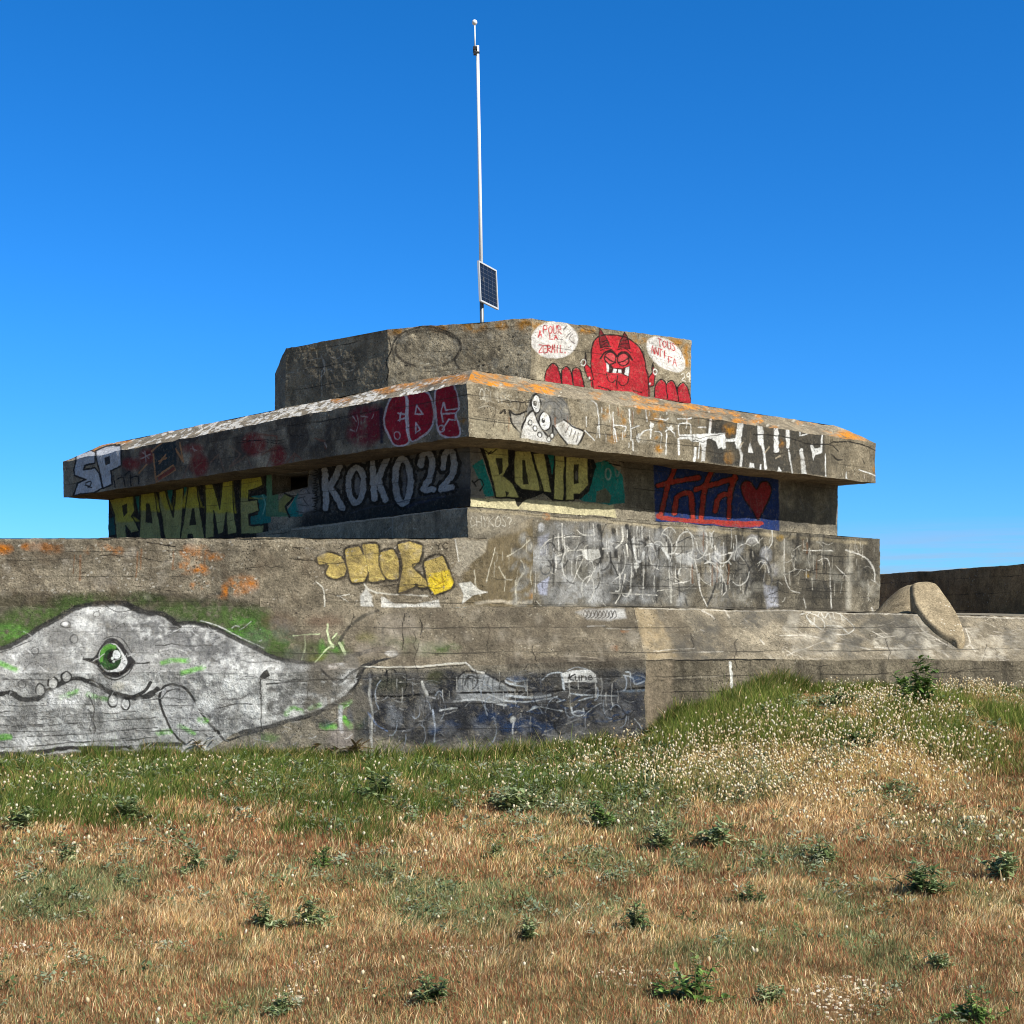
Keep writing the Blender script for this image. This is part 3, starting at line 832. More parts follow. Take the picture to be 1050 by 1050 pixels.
for q in ([(40, 300), (70, 280), (95, 310)], [(30, 340), (70, 330)], [(35, 375), (80, 380)], [(20, 410), (60, 420)], [(60, 340), (90, 380)]):
    line(q, (70, 68, 70), 1.0)
on('slit_left', K3)
line([(330, 420), (600, 360), (1010, 270)], (58, 60, 70), 1.2, .7)
line([(650, 390), (760, 350), (860, 330)], (60, 66, 96), 2.5, .4, 2, .3)

# ---- slit wall, right
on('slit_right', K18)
poly([(0, 60), (65, 75), (90, 380), (0, 375)], (120, 118, 116), .7, 4, .2)
poly([(830, 180), (1010, 200), (1010, 440), (840, 420)], (80, 76, 66), .6, 6, .3)
crop(K9)
poly([(690, 110), (1000, 130), (1000, 370), (690, 350)], (74, 72, 68), .65, 6, .3, coarse=True)
for q in ([(760, 170), (730, 220), (750, 270), (790, 270)], [(800, 200), (820, 260)], [(840, 230), (880, 270)], [(900, 230), (940, 250), (900, 280)]):
    line(q, (110, 108, 106), 1.4, .5, 1.2, .3)
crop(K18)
poly([(8, 368), (300, 380), (560, 392), (780, 408), (800, 480), (760, 490), (300, 445), (8, 425)], (216, 206, 164), .85, 2, .12)  # pale plaster strip; the sunlit look of the wall's foot is painted in
on('slit_right', K18, 'graffiti_lettering', 'chunky pale yellow letters outlined in black with turquoise splashes')
for q in ([(20, 195), (78, 158), (140, 360), (90, 362), (60, 280)], [(680, 185), (742, 168), (830, 250), (842, 400), (760, 410), (690, 395), (620, 390), (600, 375), (650, 340)]):
    poly(q, (20, 134, 128), .95, 1.2, .08)
poly([(62, 88), (220, 92), (420, 100), (660, 128), (690, 200), (655, 330), (610, 375), (455, 388), (400, 345), (300, 390), (270, 420), (250, 378), (146, 372)], BLACK, .96)
poly([(422, 108), (468, 115), (450, 250)], (20, 134, 128))
YB = (206, 200, 124)
for q in ([(82, 95), (212, 104), (218, 200), (192, 255), (245, 300), (278, 372), (150, 366), (112, 200)], [(246, 120), (332, 120), (398, 332), (292, 332), (250, 290)], [(345, 135), (408, 124), (436, 290), (446, 345), (388, 332)],
          [(466, 130), (520, 140), (526, 220), (516, 384), (458, 380), (460, 300)], [(528, 132), (645, 142), (652, 300), (604, 350), (575, 352), (572, 384), (524, 384)]):
    poly(q, YB, .95, .9, .1); line(q, BLACK, 1.5, .92, closed=True, smooth=False)
for q in ([(146, 155), (182, 160), (186, 235), (166, 250)], [(290, 170), (306, 170), (326, 302), (296, 305)], [(572, 190), (598, 190), (600, 290), (572, 300)], [(200, 335), (222, 345), (206, 372)], [(515, 200), (524, 200), (520, 384), (512, 384)]):
    poly(q, BLACK)
ell(588, 250, 8, 26, (120, 116, 110), .8); line([(336, 122), (402, 338)], BLACK, 2.6); line([(455, 250), (450, 380)], BLACK, 2.4)
for q in ([(90, 110), (120, 130), (150, 115)], [(110, 135), (125, 120)], [(30, 290), (60, 270), (80, 300), (60, 330)], [(20, 280), (40, 310)], [(740, 175), (780, 165), (840, 185)], [(760, 190), (820, 200)]):
    line(q, (20, 20, 20), 1.4)
ell(752, 248, 14, 30, (150, 170, 166), .8, 1, ring=1.5); line([(790, 220), (800, 260), (820, 225)], (120, 150, 148), 1.6, .8)
poly([(690, 340), (740, 320), (770, 360), (760, 400), (690, 395)], (112, 108, 88), .9)
on('slit_right', K9, 'graffiti_lettering', 'red script and a red heart on a deep blue ground under the overhang')
poly([(48, 20), (300, 45), (480, 80), (690, 108), (695, 372), (380, 350), (60, 330)], (22, 50, 108), .95, 1.6, .06)
OR = (166, 52, 38)
hull([(48, 20), (690, 100), (695, 372), (60, 335)])
def ow(q, w=4.6, c=OR):
    line(q, BLACK, w + 2.2, .9); 
def oc(q, w=4.6, c=OR): line(q, c, w, .95, .9, .06)
tt = [[(165, 40), (125, 140), (105, 220), (85, 300)], [(70, 145), (180, 115), (285, 98)], [(160, 280), (172, 205), (205, 180), (245, 182), (252, 300)], [(355, 55), (312, 170), (296, 312)], [(268, 155), (360, 135), (472, 104)], [(472, 95), (446, 180), (440, 300)], [(370, 270), (385, 205), (420, 185), (445, 195)]]
for q in tt: ow(q)
for q in tt: oc(q)
line([(72, 295), (85, 302), (240, 318), (450, 330), (600, 338)], OR, 4.2, .95)
line([(280, 318), (450, 345), (590, 350)], OR, 2.5, .8)
hq = [(578, 160), (548, 120), (510, 122), (500, 160), (520, 215), (555, 265), (585, 318), (612, 260), (640, 205), (654, 160), (635, 122), (602, 126)]
poly(hq, (140, 36, 36), .95, .9, .05, True); line(hq, BLACK, 1.6, .9, closed=True)
for x in (545, 575, 600): line([(x, 180), (x + 5, 280)], (140, 70, 74), 1.0, .6)

# ---- base block
on('block_left', K3)
for q in ([(530, 530), (560, 495)], [(570, 440), (570, 565)], [(600, 500), (630, 470), (620, 495), (605, 505)], [(240, 535), (290, 515)]):
    line(q, (150, 146, 136), 1.1, .7)
line([(0, 518), (500, 448), (1000, 382)], (168, 160, 146), 1.6, .8, 1, .3)
on('block_right return', K5)
poly([(45, 10), (340, 40), (330, 140), (60, 125)], (160, 150, 130), .5, 5, .3)
line([(55, 10), (400, 45), (800, 80), (1050, 100), (2000, 175)], (176, 162, 132), 3.2, .7, 2, .3)
on('block_right', K5, 'graffiti_tag', 'thin pale tag above the broken corner')
word('CHYKOS?', 62, 42, 22, 50, (202, 196, 180), .8, slope=.04, alpha=.8)
on('block_right', K5)
lichen([(428, 48, 16, 14)], ORANGE)
poly([(395, 95), (480, 75), (700, 75), (860, 90), (1050, 110), (1050, 480), (420, 480), (380, 400)], (134, 134, 132), .55, 6, .3, coarse=True)
GB = (172, 176, 196)
poly([(385, 380), (442, 345), (430, 430), (395, 430)], GB, .85, 2, .2); poly([(390, 150), (440, 130), (430, 240), (388, 240)], (158, 160, 172), .7, 3, .3); ell(402, 100, 14, 24, (180, 180, 180), .8, 2)
ell(425, 295, 24, 40, (84, 84, 84), .8, 1, ring=1.6); line([(455, 200), (470, 290), (445, 360)], (90, 90, 92), 1.6, .7)
for q, w in (([(690, 100), (700, 240), (668, 295)], 4.5), ([(700, 300), (710, 470)], 1.6), ([(825, 90), (862, 250), (895, 272)], 4.0), ([(760, 110), (770, 240)], 4), ([(975, 200), (972, 470)], 1.4), ([(985, 100), (1030, 190), (1045, 320)], 3.2), ([(930, 150), (880, 190), (862, 250)], 3), ([(640, 260), (700, 290)], 3)):
    line(q, (36, 35, 34), w, .8, 1.3, .2)
poly([(700, 285), (985, 285), (985, 475), (700, 475)], (46, 45, 43), .6, 8, .4, coarse=True)
poly([(560, 280), (690, 285), (690, 470), (560, 470)], (96, 92, 78), .5, 6, .4, coarse=True)
for q, w in (([(235, 243), (300, 205), (350, 165)], 1.3), ([(178, 195), (160, 270), (135, 365)], 1.0), ([(305, 265), (325, 305), (287, 380), (287, 472)], 1.5), ([(195, 290), (225, 345), (262, 355)], 1.0), ([(180, 360), (215, 340)], .8),
             ([(385, 225), (440, 165), (520, 145), (660, 140)], 1.2), ([(505, 80), (510, 190), (532, 220), (470, 252)], 1.5), ([(532, 220), (605, 208)], 1.3), ([(668, 290), (640, 350), (604, 412)], 1.6), ([(612, 250), (570, 350), (538, 396)], 1.2),
             ([(705, 205), (738, 205)], 1.4), ([(660, 85), (665, 140)], 1.3), ([(740, 420), (860, 425), (972, 432)], 1.4), ([(812, 330), (796, 410), (768, 472)], 1.3), ([(905, 270), (900, 440)], 1.2), ([(270, 420), (245, 455)], 1.0), ([(80, 310), (85, 380), (110, 430)], 1.0),
             ([(975, 410), (1050, 405)], 1.2), ([(1035, 300), (1040, 400), (1045, 470)], 2.4), ([(800, 100), (802, 160), (770, 200)], 1.8), ([(820, 180), (825, 240)], 1.6), ([(580, 110), (600, 130), (640, 140)], 1.0)):
    line(q, (222, 218, 206), w * .85, .85, .8, .28)
poly([(600, 210), (680, 204), (692, 240), (645, 266), (612, 252)], (226, 224, 216), .92, 1.2, .2)
line([(852, 160), (862, 250), (890, 262), (915, 195), (950, 182), (990, 195), (1030, 250), (1038, 300)], (220, 220, 216), 2.6, .9, 1, .12); ell(865, 285, 14, 16, WHITE, .9)
ell(945, 220, 30, 35, (150, 150, 150), .7, 4, .2); poly([(740, 262), (800, 265), (785, 350), (760, 330)], (120, 120, 118), .6, 1.5, .2)
line([(745, 265), (785, 355)], (52, 52, 50), 1.4)
on('block_right', K6)
for e in ((40, 230, 60, 180), (140, 90, 110, 55), (240, 320, 60, 100), (350, 260, 60, 130)):
    ell(*e, (140, 138, 132), .6, 10, .4)
for x, w, a in ((280, 14, .7), (410, 16, .8), (560, 24, .55), (650, 20, .55), (790, 24, .55), (970, 16, .5), (700, 14, .5), (330, 8, .5)):
    line([(x, 60), (x + 4, 200), (x - 4, 400)], (44, 42, 38), w, a, 6, .38, coarse=True)
for q, w in (([(150, 155), (190, 200), (204, 290), (170, 382)], 2.2), ([(185, 165), (230, 230), (252, 330)], 2.0), ([(22, 210), (40, 390)], 1.4), ([(60, 345), (70, 390)], 1.4), ([(330, 130), (370, 200), (350, 330)], 1.8), ([(40, 160), (70, 120)], 2), ([(0, 90), (60, 60), (130, 40), (180, 60)], 1.2), ([(380, 110), (440, 180)], 2)):
    line(q, (50, 50, 50), w, .8, 1.2, .2)
for q, w in (([(10, 130), (55, 132), (95, 130), (120, 230), (130, 310), (168, 392)], 1.5), ([(100, 140), (160, 160), (230, 230), (262, 300), (248, 335)], 1.3), ([(545, 60), (545, 220), (570, 300), (620, 326)], 1.2), ([(640, 112), (720, 118), (785, 116)], 1.3), ([(850, 112), (940, 150), (982, 215), (986, 270)], 1.9),
             ([(710, 170), (765, 172), (772, 400)], .8), ([(975, 395), (985, 425)], 2), ([(0, 280), (80, 262)], 1.3), ([(205, 90), (215, 140), (300, 120)], 1.5), ([(800, 190), (860, 250)], 1.0), ([(585, 170), (600, 205), (670, 215)], .8), ([(640, 350), (650, 400)], 1)):
    line(q, (218, 214, 204), w * .85, .8, .8, .28)
poly([(10, 130), (80, 130), (110, 200), (60, 180), (20, 170)], (200, 200, 196), .7, 2, .2); ell(210, 150, 26, 30, (190, 190, 190), .8, 4, .2)
ell(455, 140, 26, 40, (160, 160, 162), .7, 3, .2); ell(455, 140, 26, 40, (100, 100, 100), .7, 1, ring=1.2); ell(465, 258, 20, 35, (84, 84, 86), .8, 1, ring=1.5); ell(390, 60, 26, 24, (170, 168, 166), .7, 3)
poly([(445, 290), (510, 300), (512, 390), (462, 400)], (178, 180, 190), .8, 4, .2); ell(490, 210, 26, 30, (160, 158, 160), .6, 4, .2)
line([(872, 125), (868, 210), (856, 400)], (206, 200, 184), 4.5, .55, 4, .3)
lichen([(525, 55, 16, 14), (668, 235, 18, 14)], (150, 118, 40))
for y in (165, 225, 262, 345): line([(120, y), (600, y + 6), (1000, y + 4)], (40, 38, 34), .9, .55, 1, .4)
specks(60, (545, 545, 895, 620), (206, 200, 186), .35, .8, 91, .7)
on('return panel_right', K5)
poly([(40, 480), (20, 340), (70, 270), (150, 160), (395, 90), (395, 480)], (112, 98, 70), .7, 4, .1)
for q, w in (([(235, 243), (300, 205), (350, 165)], 1.3), ([(178, 195), (160, 270), (135, 365)], 1.0), ([(305, 265), (325, 305), (287, 380), (287, 472)], 1.5), ([(195, 290), (225, 345), (262, 355)], 1.0), ([(80, 310), (85, 380), (110, 430)], 1.0)):
    line(q, (206, 198, 176), w, .8, .8, .12)
line([(90, 470), (180, 458), (330, 465)], (214, 202, 180), 3, .7, 2, .2); lichen([(380, 430, 30, 24)], (170, 120, 60))

# ---- upper front panel
on('panel_left', PXC)
poly([(-60, 607), (160, 607), (275, 612), (275, 625), (-60, 625)], (104, 92, 76), .4, 2)
lichen([(52, 562, 12, 5), (35, 560, 14, 4), (0, 562, 12, 5), (100, 564, 14, 5), (118, 566, 8, 4), (200, 566, 14, 7), (195, 582, 14, 6), (207, 585, 8, 5), (240, 603, 14, 8), (250, 600, 14, 8), (222, 571, 8, 4), (230, 610, 6, 6), (205, 600, 10, 4)], ORANGE, .9)
specks(120, (0, 555, 268, 608), (206, 198, 182), .4, 1.2, 21, .8)
specks(50, (0, 555, 268, 608), (58, 50, 42), .4, 1.1, 22, .7)
scratch(24, (0, 560, 240, 605), (190, 180, 160), 12, (10, 45), .7, .5, (-.05, .08))
line([(-60, 553), (120, 553), (268, 554)], (186, 172, 150), 2.0, .55, 2, .35)
line([(150, 556), (180, 560)], CRK, 1.1); line([(268, 556), (268, 622)], (84, 76, 62), 1.2, .6)
on('panel_right', K4)
line([(-170, 62), (0, 66), (380, 60), (700, 55)], (182, 170, 148), 2.4, .6, 2, .35)
line([(-40, 92), (60, 95), (100, 115), (150, 120)], CRK, 1.0, .8)
scratch(20, (0, 60, 650, 330), (180, 168, 146), 14, (20, 90), .6, .5, (-.1, .1))
for q, w in (([(60, 240), (90, 270), (90, 345)], 1.6), ([(150, 300), (205, 292)], 1.2), ([(270, 250), (285, 270), (330, 285), (440, 290), (540, 292)], 1.6), ([(160, 300), (200, 330)], .8)):
    line(q, (222, 216, 200), w, .9, .8, .1)
poly([(250, 352), (252, 300), (275, 265), (300, 300), (310, 350)], (226, 222, 212), .9, 2, .15); poly([(340, 345), (342, 300), (360, 305), (400, 328), (490, 330), (590, 312), (598, 342)], (228, 224, 214), .95, 1.5, .1)
line([(0, 350), (250, 352), (600, 342)], (196, 186, 166), 1.8, .7, 1, .25)
poly([(660, 62), (800, 58), (790, 110), (700, 180), (680, 215), (648, 190), (680, 130)], (176, 166, 146), .8, 2, .2); specks(40, (470, 554, 498, 585), (60, 54, 46), .5, 1.3, 44)
poly([(672, 245), (725, 240), (760, 270), (805, 282), (742, 292), (692, 332), (695, 290)], (226, 222, 210), .9, 1.2, .15)
line([(660, 60), (678, 150)], (220, 214, 200), 1.4)
word('xc'.upper().replace('X', 'Y'), 575, 70, 22, 26, (40, 36, 30), .9)
on('panel_right', K4, 'graffiti_lettering', 'gold throw-up lettering with a bright yellow end stroke')
GD, GDS = (190, 166, 96), (72, 66, 54)
hull([(55, 115), (250, 60), (530, 55), (660, 240), (570, 305), (60, 240)])
am = [[(62, 122), (112, 104), (165, 128), (188, 170), (180, 212), (140, 226), (100, 202), (112, 158), (72, 160)], [(178, 95), (240, 80), (262, 122), (255, 72), (320, 70), (330, 130), (360, 226), (290, 240), (282, 192), (270, 236), (214, 242), (192, 180)],
      [(330, 108), (388, 94), (418, 140), (414, 222), (368, 226), (336, 180)], [(412, 76), (468, 60), (520, 80), (510, 148), (478, 172), (558, 250), (512, 262), (490, 245), (496, 252), (414, 282), (432, 160)], [(525, 150), (602, 125), (652, 240), (640, 264), (572, 290), (546, 252)]]
for q in am: poly([(a + 8, b_ + 10) for a, b_ in q], GDS, .85, 2.2); line(q, GDS, 3.0, .8, 1.5, closed=True)
for q in am: poly(q, GD, .95, .9, .1); line(q, (52, 46, 38), 1.5, .85, closed=True)
poly([(548, 200), (632, 185), (652, 240), (640, 264), (572, 290), (546, 252)], (236, 204, 50), .95, 1.5, .3)
for q in ([(110, 160), (160, 128)], [(110, 200), (140, 215), (178, 206)], [(216, 230), (268, 225)], [(300, 215), (352, 225)], [(262, 120), (285, 190)], [(360, 110), (395, 130), (360, 150)], [(370, 205), (412, 200)]):
    line(q, (226, 204, 120), 1.3, .8)
for q in ([(190, 125), (330, 110)], [(262, 70), (285, 235)], [(330, 130), (345, 200)], [(432, 160), (480, 172)], [(440, 90), (490, 90)]):
    line(q, (120, 104, 66), 1.0, .7)
for q in ([(560, 215), (600, 240)], [(575, 250), (625, 225)], [(600, 195), (610, 260)]): line(q, (150, 110, 30), 1.2, .6)

# ---- painted whale bay
WF = 'whale_low whale_mid panel_left mid_low mid_slope'
on(WF, PXC)
GRN, LGRN = (70, 92, 42), (92, 148, 58)
poly([(-60, 608), (160, 608), (275, 618), (275, 660), (350, 690), (300, 700), (100, 640), (0, 665), (-60, 690)], (82, 78, 60), .75, 6, .25, coarse=True)
for (x, y, a, b_) in ((10, 650, 45, 14), (50, 635, 50, 14), (110, 615, 60, 8), (20, 662, 35, 8), (80, 625, 40, 10), (230, 640, 50, 14), (265, 655, 38, 14), (250, 630, 30, 8), (300, 665, 36, 10), (200, 625, 40, 8), (330, 670, 30, 8), (440, 665, 32, 6), (405, 658, 24, 6)):
    ell(x, y, a, b_, GRN, .75, 8, .42)
for (x, y, a, b_) in ((8, 648, 22, 8), (250, 638, 14, 5), (262, 650, 16, 8), (240, 650, 12, 5), (345, 660, 8, 8), (330, 664, 4, 8)):
    ell(x, y, a, b_, LGRN, .6, 4, .48)
on(WF, K11)
for q in ([(115, 125), (150, 75), (200, 52), (300, 58), (370, 100), (395, 120)], [(420, 100), (470, 65), (540, 50), (610, 85)], [(-600, 130), (-560, 60), (-480, 45), (-420, 50)]):
    line(q, (74, 70, 62), 2.6, .5, 2.5, .2)
on(WF, PXC, 'whale_mural', 'large grey and white whale with a green eye painted along the wall')
wh = [(-62, 672), (0, 664), (18, 657), (36, 647), (54, 637), (72, 625), (90, 620), (108, 618), (127, 619), (140, 625), (160, 630), (176, 636), (188, 641), (204, 641), (224, 646), (246, 656), (270, 668), (290, 676), (325, 680), (352, 680), (366, 682), (370, 692), (362, 706), (345, 722), (322, 733), (295, 741), (268, 748), (240, 752), (215, 768), (190, 772), (140, 768), (70, 773), (0, 775), (-62, 776)]
poly(wh, (228, 227, 222), .95, 1.2, .0)
# worn grey mottling of the paint
poly(wh, (96, 95, 92), .8, 2, .5)
poly(wh, (236, 235, 230), .6, 2, .56)
poly(wh, (150, 148, 143), .6, 2, .5, coarse=True)
crop(K11)
for e in ((150, 260, 130, 90), (420, 330, 170, 90), (560, 420, 130, 80), (400, 560, 130, 60), (480, 740, 120, 60), (680, 800, 90, 30), (60, 200, 60, 40), (290, 250, 100, 40)):
    ell(*e, (108, 107, 106), .75, 14, .42)
for e in ((620, 560, 80, 70), (720, 490, 40, 40), (690, 680, 60, 50), (340, 240, 40, 16)):
    ell(*e, (232, 231, 226), .85, 6, .32)
crop(K10)
for e in ((330, 300, 90, 60), (230, 420, 110, 60), (160, 560, 60, 40), (120, 790, 60, 60), (560, 820, 90, 30), (370, 830, 50, 40), (700, 840, 90, 30), (660, 230, 90, 60), (40, 560, 60, 40)):
    ell(*e, (124, 122, 118), .7, 10, .42)
for e in ((480, 480, 50, 60), (460, 220, 50, 40), (520, 140, 60, 20), (60, 700, 50, 40), (650, 700, 150, 25), (350, 790, 50, 25), (420, 900, 90, 14), (150, 880, 100, 18)):
    ell(*e, (232, 231, 226), .85, 6, .3)
OUT = (44, 43, 42)
line([(-330, 410), (0, 356), (100, 320), (200, 258), (300, 203), (400, 138), (500, 108), (600, 98), (700, 104), (774, 135)], OUT, 5.4, .92, 1.4, .04)
line([(0, 378), (100, 345), (180, 310)], OUT, 1.0, .8)
line([(600, 112), (640, 140), (680, 150), (760, 140)], OUT, 1.0, .8)
crop(K11)
line([(0, 105), (60, 142), (120, 162), (200, 162), (250, 190), (300, 240)], OUT, 5.6, .92, 1.4, .04)
line([(270, 215), (320, 218), (410, 222), (520, 256), (640, 312), (774, 378)], OUT, 4.6, .92, 1.3, .04)
line([(420, 205), (520, 236), (640, 292), (774, 352)], (226, 224, 220), 1.0, .8, 1, .25)
crop(K12)
line([(0, 300), (80, 352), (180, 384), (300, 402), (420, 404), (520, 385), (650, 345), (740, 318), (820, 306)], OUT, 4.0, .9, 1.2, .05)
crop(K4)
line([(170, 570), (230, 548), (300, 526), (380, 515), (412, 528), (410, 548), (375, 565), (320, 578), (255, 600)], OUT, 2.0, .9, 1, .08)
line([(160, 520), (180, 460), (240, 400), (330, 360)], (58, 56, 50), 3.4, .75, 1.6, .12)
line([(355, 500), (350, 440), (380, 410)], (70, 68, 62), 2.2, .6, 1.5, .2)
ell(385, 540, 28, 14, (220, 218, 212), .8, 2, .2)
crop(K12)
line([(650, 455), (600, 560), (500, 645), (380, 708), (200, 758), (50, 800), (-80, 830)], OUT, 4.6, .92, 1.3, .04)
line([(590, 560), (640, 470), (700, 420), (800, 380)], OUT, 2.6, .9, 1.2)
line([(80, 528), (350, 515), (590, 508), (690, 505)], (34, 32, 30), 1.1)
line([(45, 500), (50, 700), (48, 800)], (44, 42, 40), 1.3, .8)
poly([(38, 490), (60, 455), (80, 440), (100, 480), (70, 500)], (20, 19, 18), .95)
for q, w in (([(610, 520), (530, 600), (450, 640)], 4), ([(240, 620), (300, 520)], 1.6), ([(250, 600), (400, 595)], 1.4), ([(415, 500), (410, 640)], 1.6), ([(350, 620), (360, 660)], 1.4), ([(480, 540), (580, 515)], 2.4), ([(100, 420), (400, 440), (560, 430)], 3.5)):
    line(q, (222, 221, 216), w, .8, 1.5, .25)
for e in ((150, 640, 90, 60), (330, 640, 60, 40), (150, 560, 60, 25), (300, 560, 100, 20)):
    ell(*e, (92, 90, 88), .65, 8, .35)
ell(440, 440, 80, 30, (130, 104, 80), .6, 6, .35)
# mouth
crop(K10)
line([(-330, 560), (-150, 640), (0, 620), (60, 614), (110, 640), (150, 654), (220, 640), (300, 588), (380, 543), (440, 528), (500, 543), (580, 580), (680, 622), (774, 640), (850, 625), (890, 600)], OUT, 5.6, .95, 1.2)
for (x, y, a, b_) in ((230, 595, 26, 34), (305, 555, 26, 32), (380, 518, 26, 30)):
    ell(x, y, a, b_, (210, 208, 202), .95); line([(x - a, y + 20), (x - a, y - 10), (x, y - b_), (x + a, y - 10), (x + a, y + 14)], OUT, 1.8)
for (x, y) in ((640, 650), (712, 670)):
    ell(x, y, 27, 34, (232, 231, 226), 1); ell(x, y, 27, 34, (30, 28, 28), .95, .8, ring=1.8)
crop(K11)
line([(0, 640), (60, 628), (105, 600), (130, 560)], OUT, 3.6)
# eye
crop(K10)
ell(640, 410, 118, 118, (96, 94, 92), .5, 8, .2)
poly([(476, 416), (530, 405), (575, 345), (625, 302), (685, 320), (730, 385), (765, 436), (725, 490), (662, 522), (600, 505), (548, 448)], (40, 38, 40), .95, 1, 0, True)
poly([(560, 400), (600, 340), (660, 335), (705, 390), (725, 430), (700, 478), (655, 492), (600, 480)], (226, 226, 222), .95, .8, 0, True)
ell(628, 408, 64, 76, (26, 58, 24), 1, .8); 
line([(575, 420), (590, 370), (620, 348), (655, 350)], (88, 148, 56), 4.2, .95, 1.2); ell(620, 440, 36, 26, (46, 96, 36), .8, 4)
ell(640, 405, 30, 36, (14, 18, 14), 1); ell(664, 390, 22, 24, (236, 238, 234), 1, .7); ell(640, 410, 8, 9, (220, 226, 218)); ell(648, 428, 8, 7, (200, 210, 200))
line([(476, 416), (540, 420), (590, 480), (650, 505), (710, 490), (745, 440)], (30, 28, 28), 2.0)
line([(560, 470), (610, 520), (660, 535), (720, 510), (750, 470)], OUT, 1.1); line([(590, 310), (640, 292), (700, 310), (745, 380)], OUT, 1.0)
line([(735, 430), (780, 445), (850, 440)], OUT, 1.8); line([(850, 440), (890, 400), (905, 370)], (200, 198, 194), 1.4, .7)
ell(672, 572, 36, 24, (226, 220, 204), .8, 3)
for (x, y, a, b_) in ((370, 222, 27, 20), (418, 302, 22, 24), (548, 165, 20, 16), (200, 370, 22, 22), (120, 565, 22, 22)):
    ell(x, y, a, b_, (80, 78, 76), .75, 1, .1, ring=1.3)
ell(368, 218, 18, 12, (232, 230, 226), .9, 1.5)
# jaw lines
for q, w in (([(200, 732), (260, 722), (320, 716)], .9), ([(235, 765), (420, 735), (600, 722), (774, 714), (870, 708)], 1.0), ([(120, 806), (300, 800), (400, 785), (600, 770), (774, 760), (880, 755)], 1.1), ([(60, 862), (250, 858), (420, 850), (600, 832), (774, 818), (890, 815)], .9),
             ([(0, 925), (280, 908), (500, 892), (774, 872), (890, 868)], 1.0), ([(0, 722), (60, 718), (110, 722)], .9), ([(35, 762), (75, 785)], 1.0), ([(-330, 800), (-100, 790), (50, 800)], .9), ([(-330, 880), (-100, 870), (90, 878)], .9)):
    line(q, (56, 54, 52), w, .85, .8)
line([(-330, 970), (0, 962), (200, 950), (400, 930), (600, 922), (774, 914), (900, 905), (1030, 905)], (44, 42, 40), 4.2, .92, 1.2, .05)
# fin
crop(K11)
poly([(190, 630), (205, 585), (260, 568), (330, 588), (380, 640), (420, 710), (440, 780), (330, 890), (250, 830), (205, 720)], (176, 176, 176), .6, 2, .25)
line([(330, 900), (255, 830), (205, 720), (186, 640), (205, 585), (260, 568), (330, 588), (380, 645), (420, 712), (470, 780), (525, 835)], (38, 36, 36), 2.4)
line([(200, 640), (230, 605), (280, 592), (300, 595)], (60, 58, 58), 1.2)
line([(190, 560), (180, 500), (215, 492), (245, 540)], (226, 224, 220), 1.4, .8); line([(150, 560), (165, 500)], (226, 224, 220), 1.4, .7)
line([(520, 820), (560, 880), (640, 860), (774, 828)], OUT, 2.2, .85); line([(540, 640), (640, 640), (700, 610)], (100, 98, 96), 1.4, .7)
line([(180, 370), (250, 355), (320, 375), (352, 420)], (214, 212, 206), 1.2, .7)
# lime splashes
for c_, q, w in ((K10, [(0, 440), (50, 460), (90, 478)], 5), (K10, [(350, 640), (400, 622), (440, 605)], 4.5), (K10, [(500, 620), (550, 635), (600, 640)], 4.5), (K10, [(0, 868), (55, 862)], 6), (K11, [(195, 440), (260, 425), (340, 430)], 4.5), (K11, [(310, 498), (370, 485), (430, 468)], 5), (K11, [(180, 845), (250, 835)], 5),
                 (K11, [(300, 800), (380, 840)], 4), (K11, [(410, 760), (455, 765)], 5), (K12, [(200, 710), (240, 680), (290, 695)], 6), (K12, [(340, 680), (400, 660)], 5), (K12, [(410, 780), (480, 790)], 7), (K12, [(530, 670), (580, 640)], 6), (K12, [(540, 740), (575, 790)], 6)):
    crop(c_); line(q, (118, 196, 70), w, .8, 2.5, .38)
on('mid_low mid_slope', K12)
ell(590, 720, 24, 40, (40, 78, 120), .8, 5, .3); ell(440, 770, 30, 25, (34, 70, 80), .7, 4, .3)
line([(525, 670), (520, 740), (525, 820)], (220, 222, 222), 4, .85, 2, .2)
ell(90, 860, 70, 30, (80, 120, 50), .6, 5, .35)
poly([(460, 800), (590, 780), (600, 900), (500, 930), (440, 880)], (158, 148, 142), .6, 6, .3)
poly([(598, 560), (690, 540), (690, 880), (598, 880)], (58, 60, 58), .7, 3, .2); ell(640, 740, 40, 60, (60, 90, 50), .6, 6, .4)
line([(700, 480), (696, 700), (702, 960)], (206, 204, 198), 2.4, .8, 1.2, .25)
for q, w in (([(445, 180), (450, 250), (480, 310)], 2), ([(310, 240), (310, 320), (290, 385)], 1.6), ([(240, 242), (400, 238)], 1.3), ([(480, 300), (430, 330), (372, 400)], 1.4), ([(480, 260), (500, 230)], 1.2), ([(520, 290), (550, 350)], 3)):
    line(q, (206, 218, 170), w, .85, 1, .12)
ell(420, 380, 120, 20, (110, 116, 40), .55, 6, .35); ell(680, 250, 60, 30, (120, 120, 40), .4, 6, .4)
ell(150, 150, 110, 40, (92, 72, 56), .5, 8, .35); ell(420, 160, 110, 40, (98, 76, 60), .5, 8, .35)

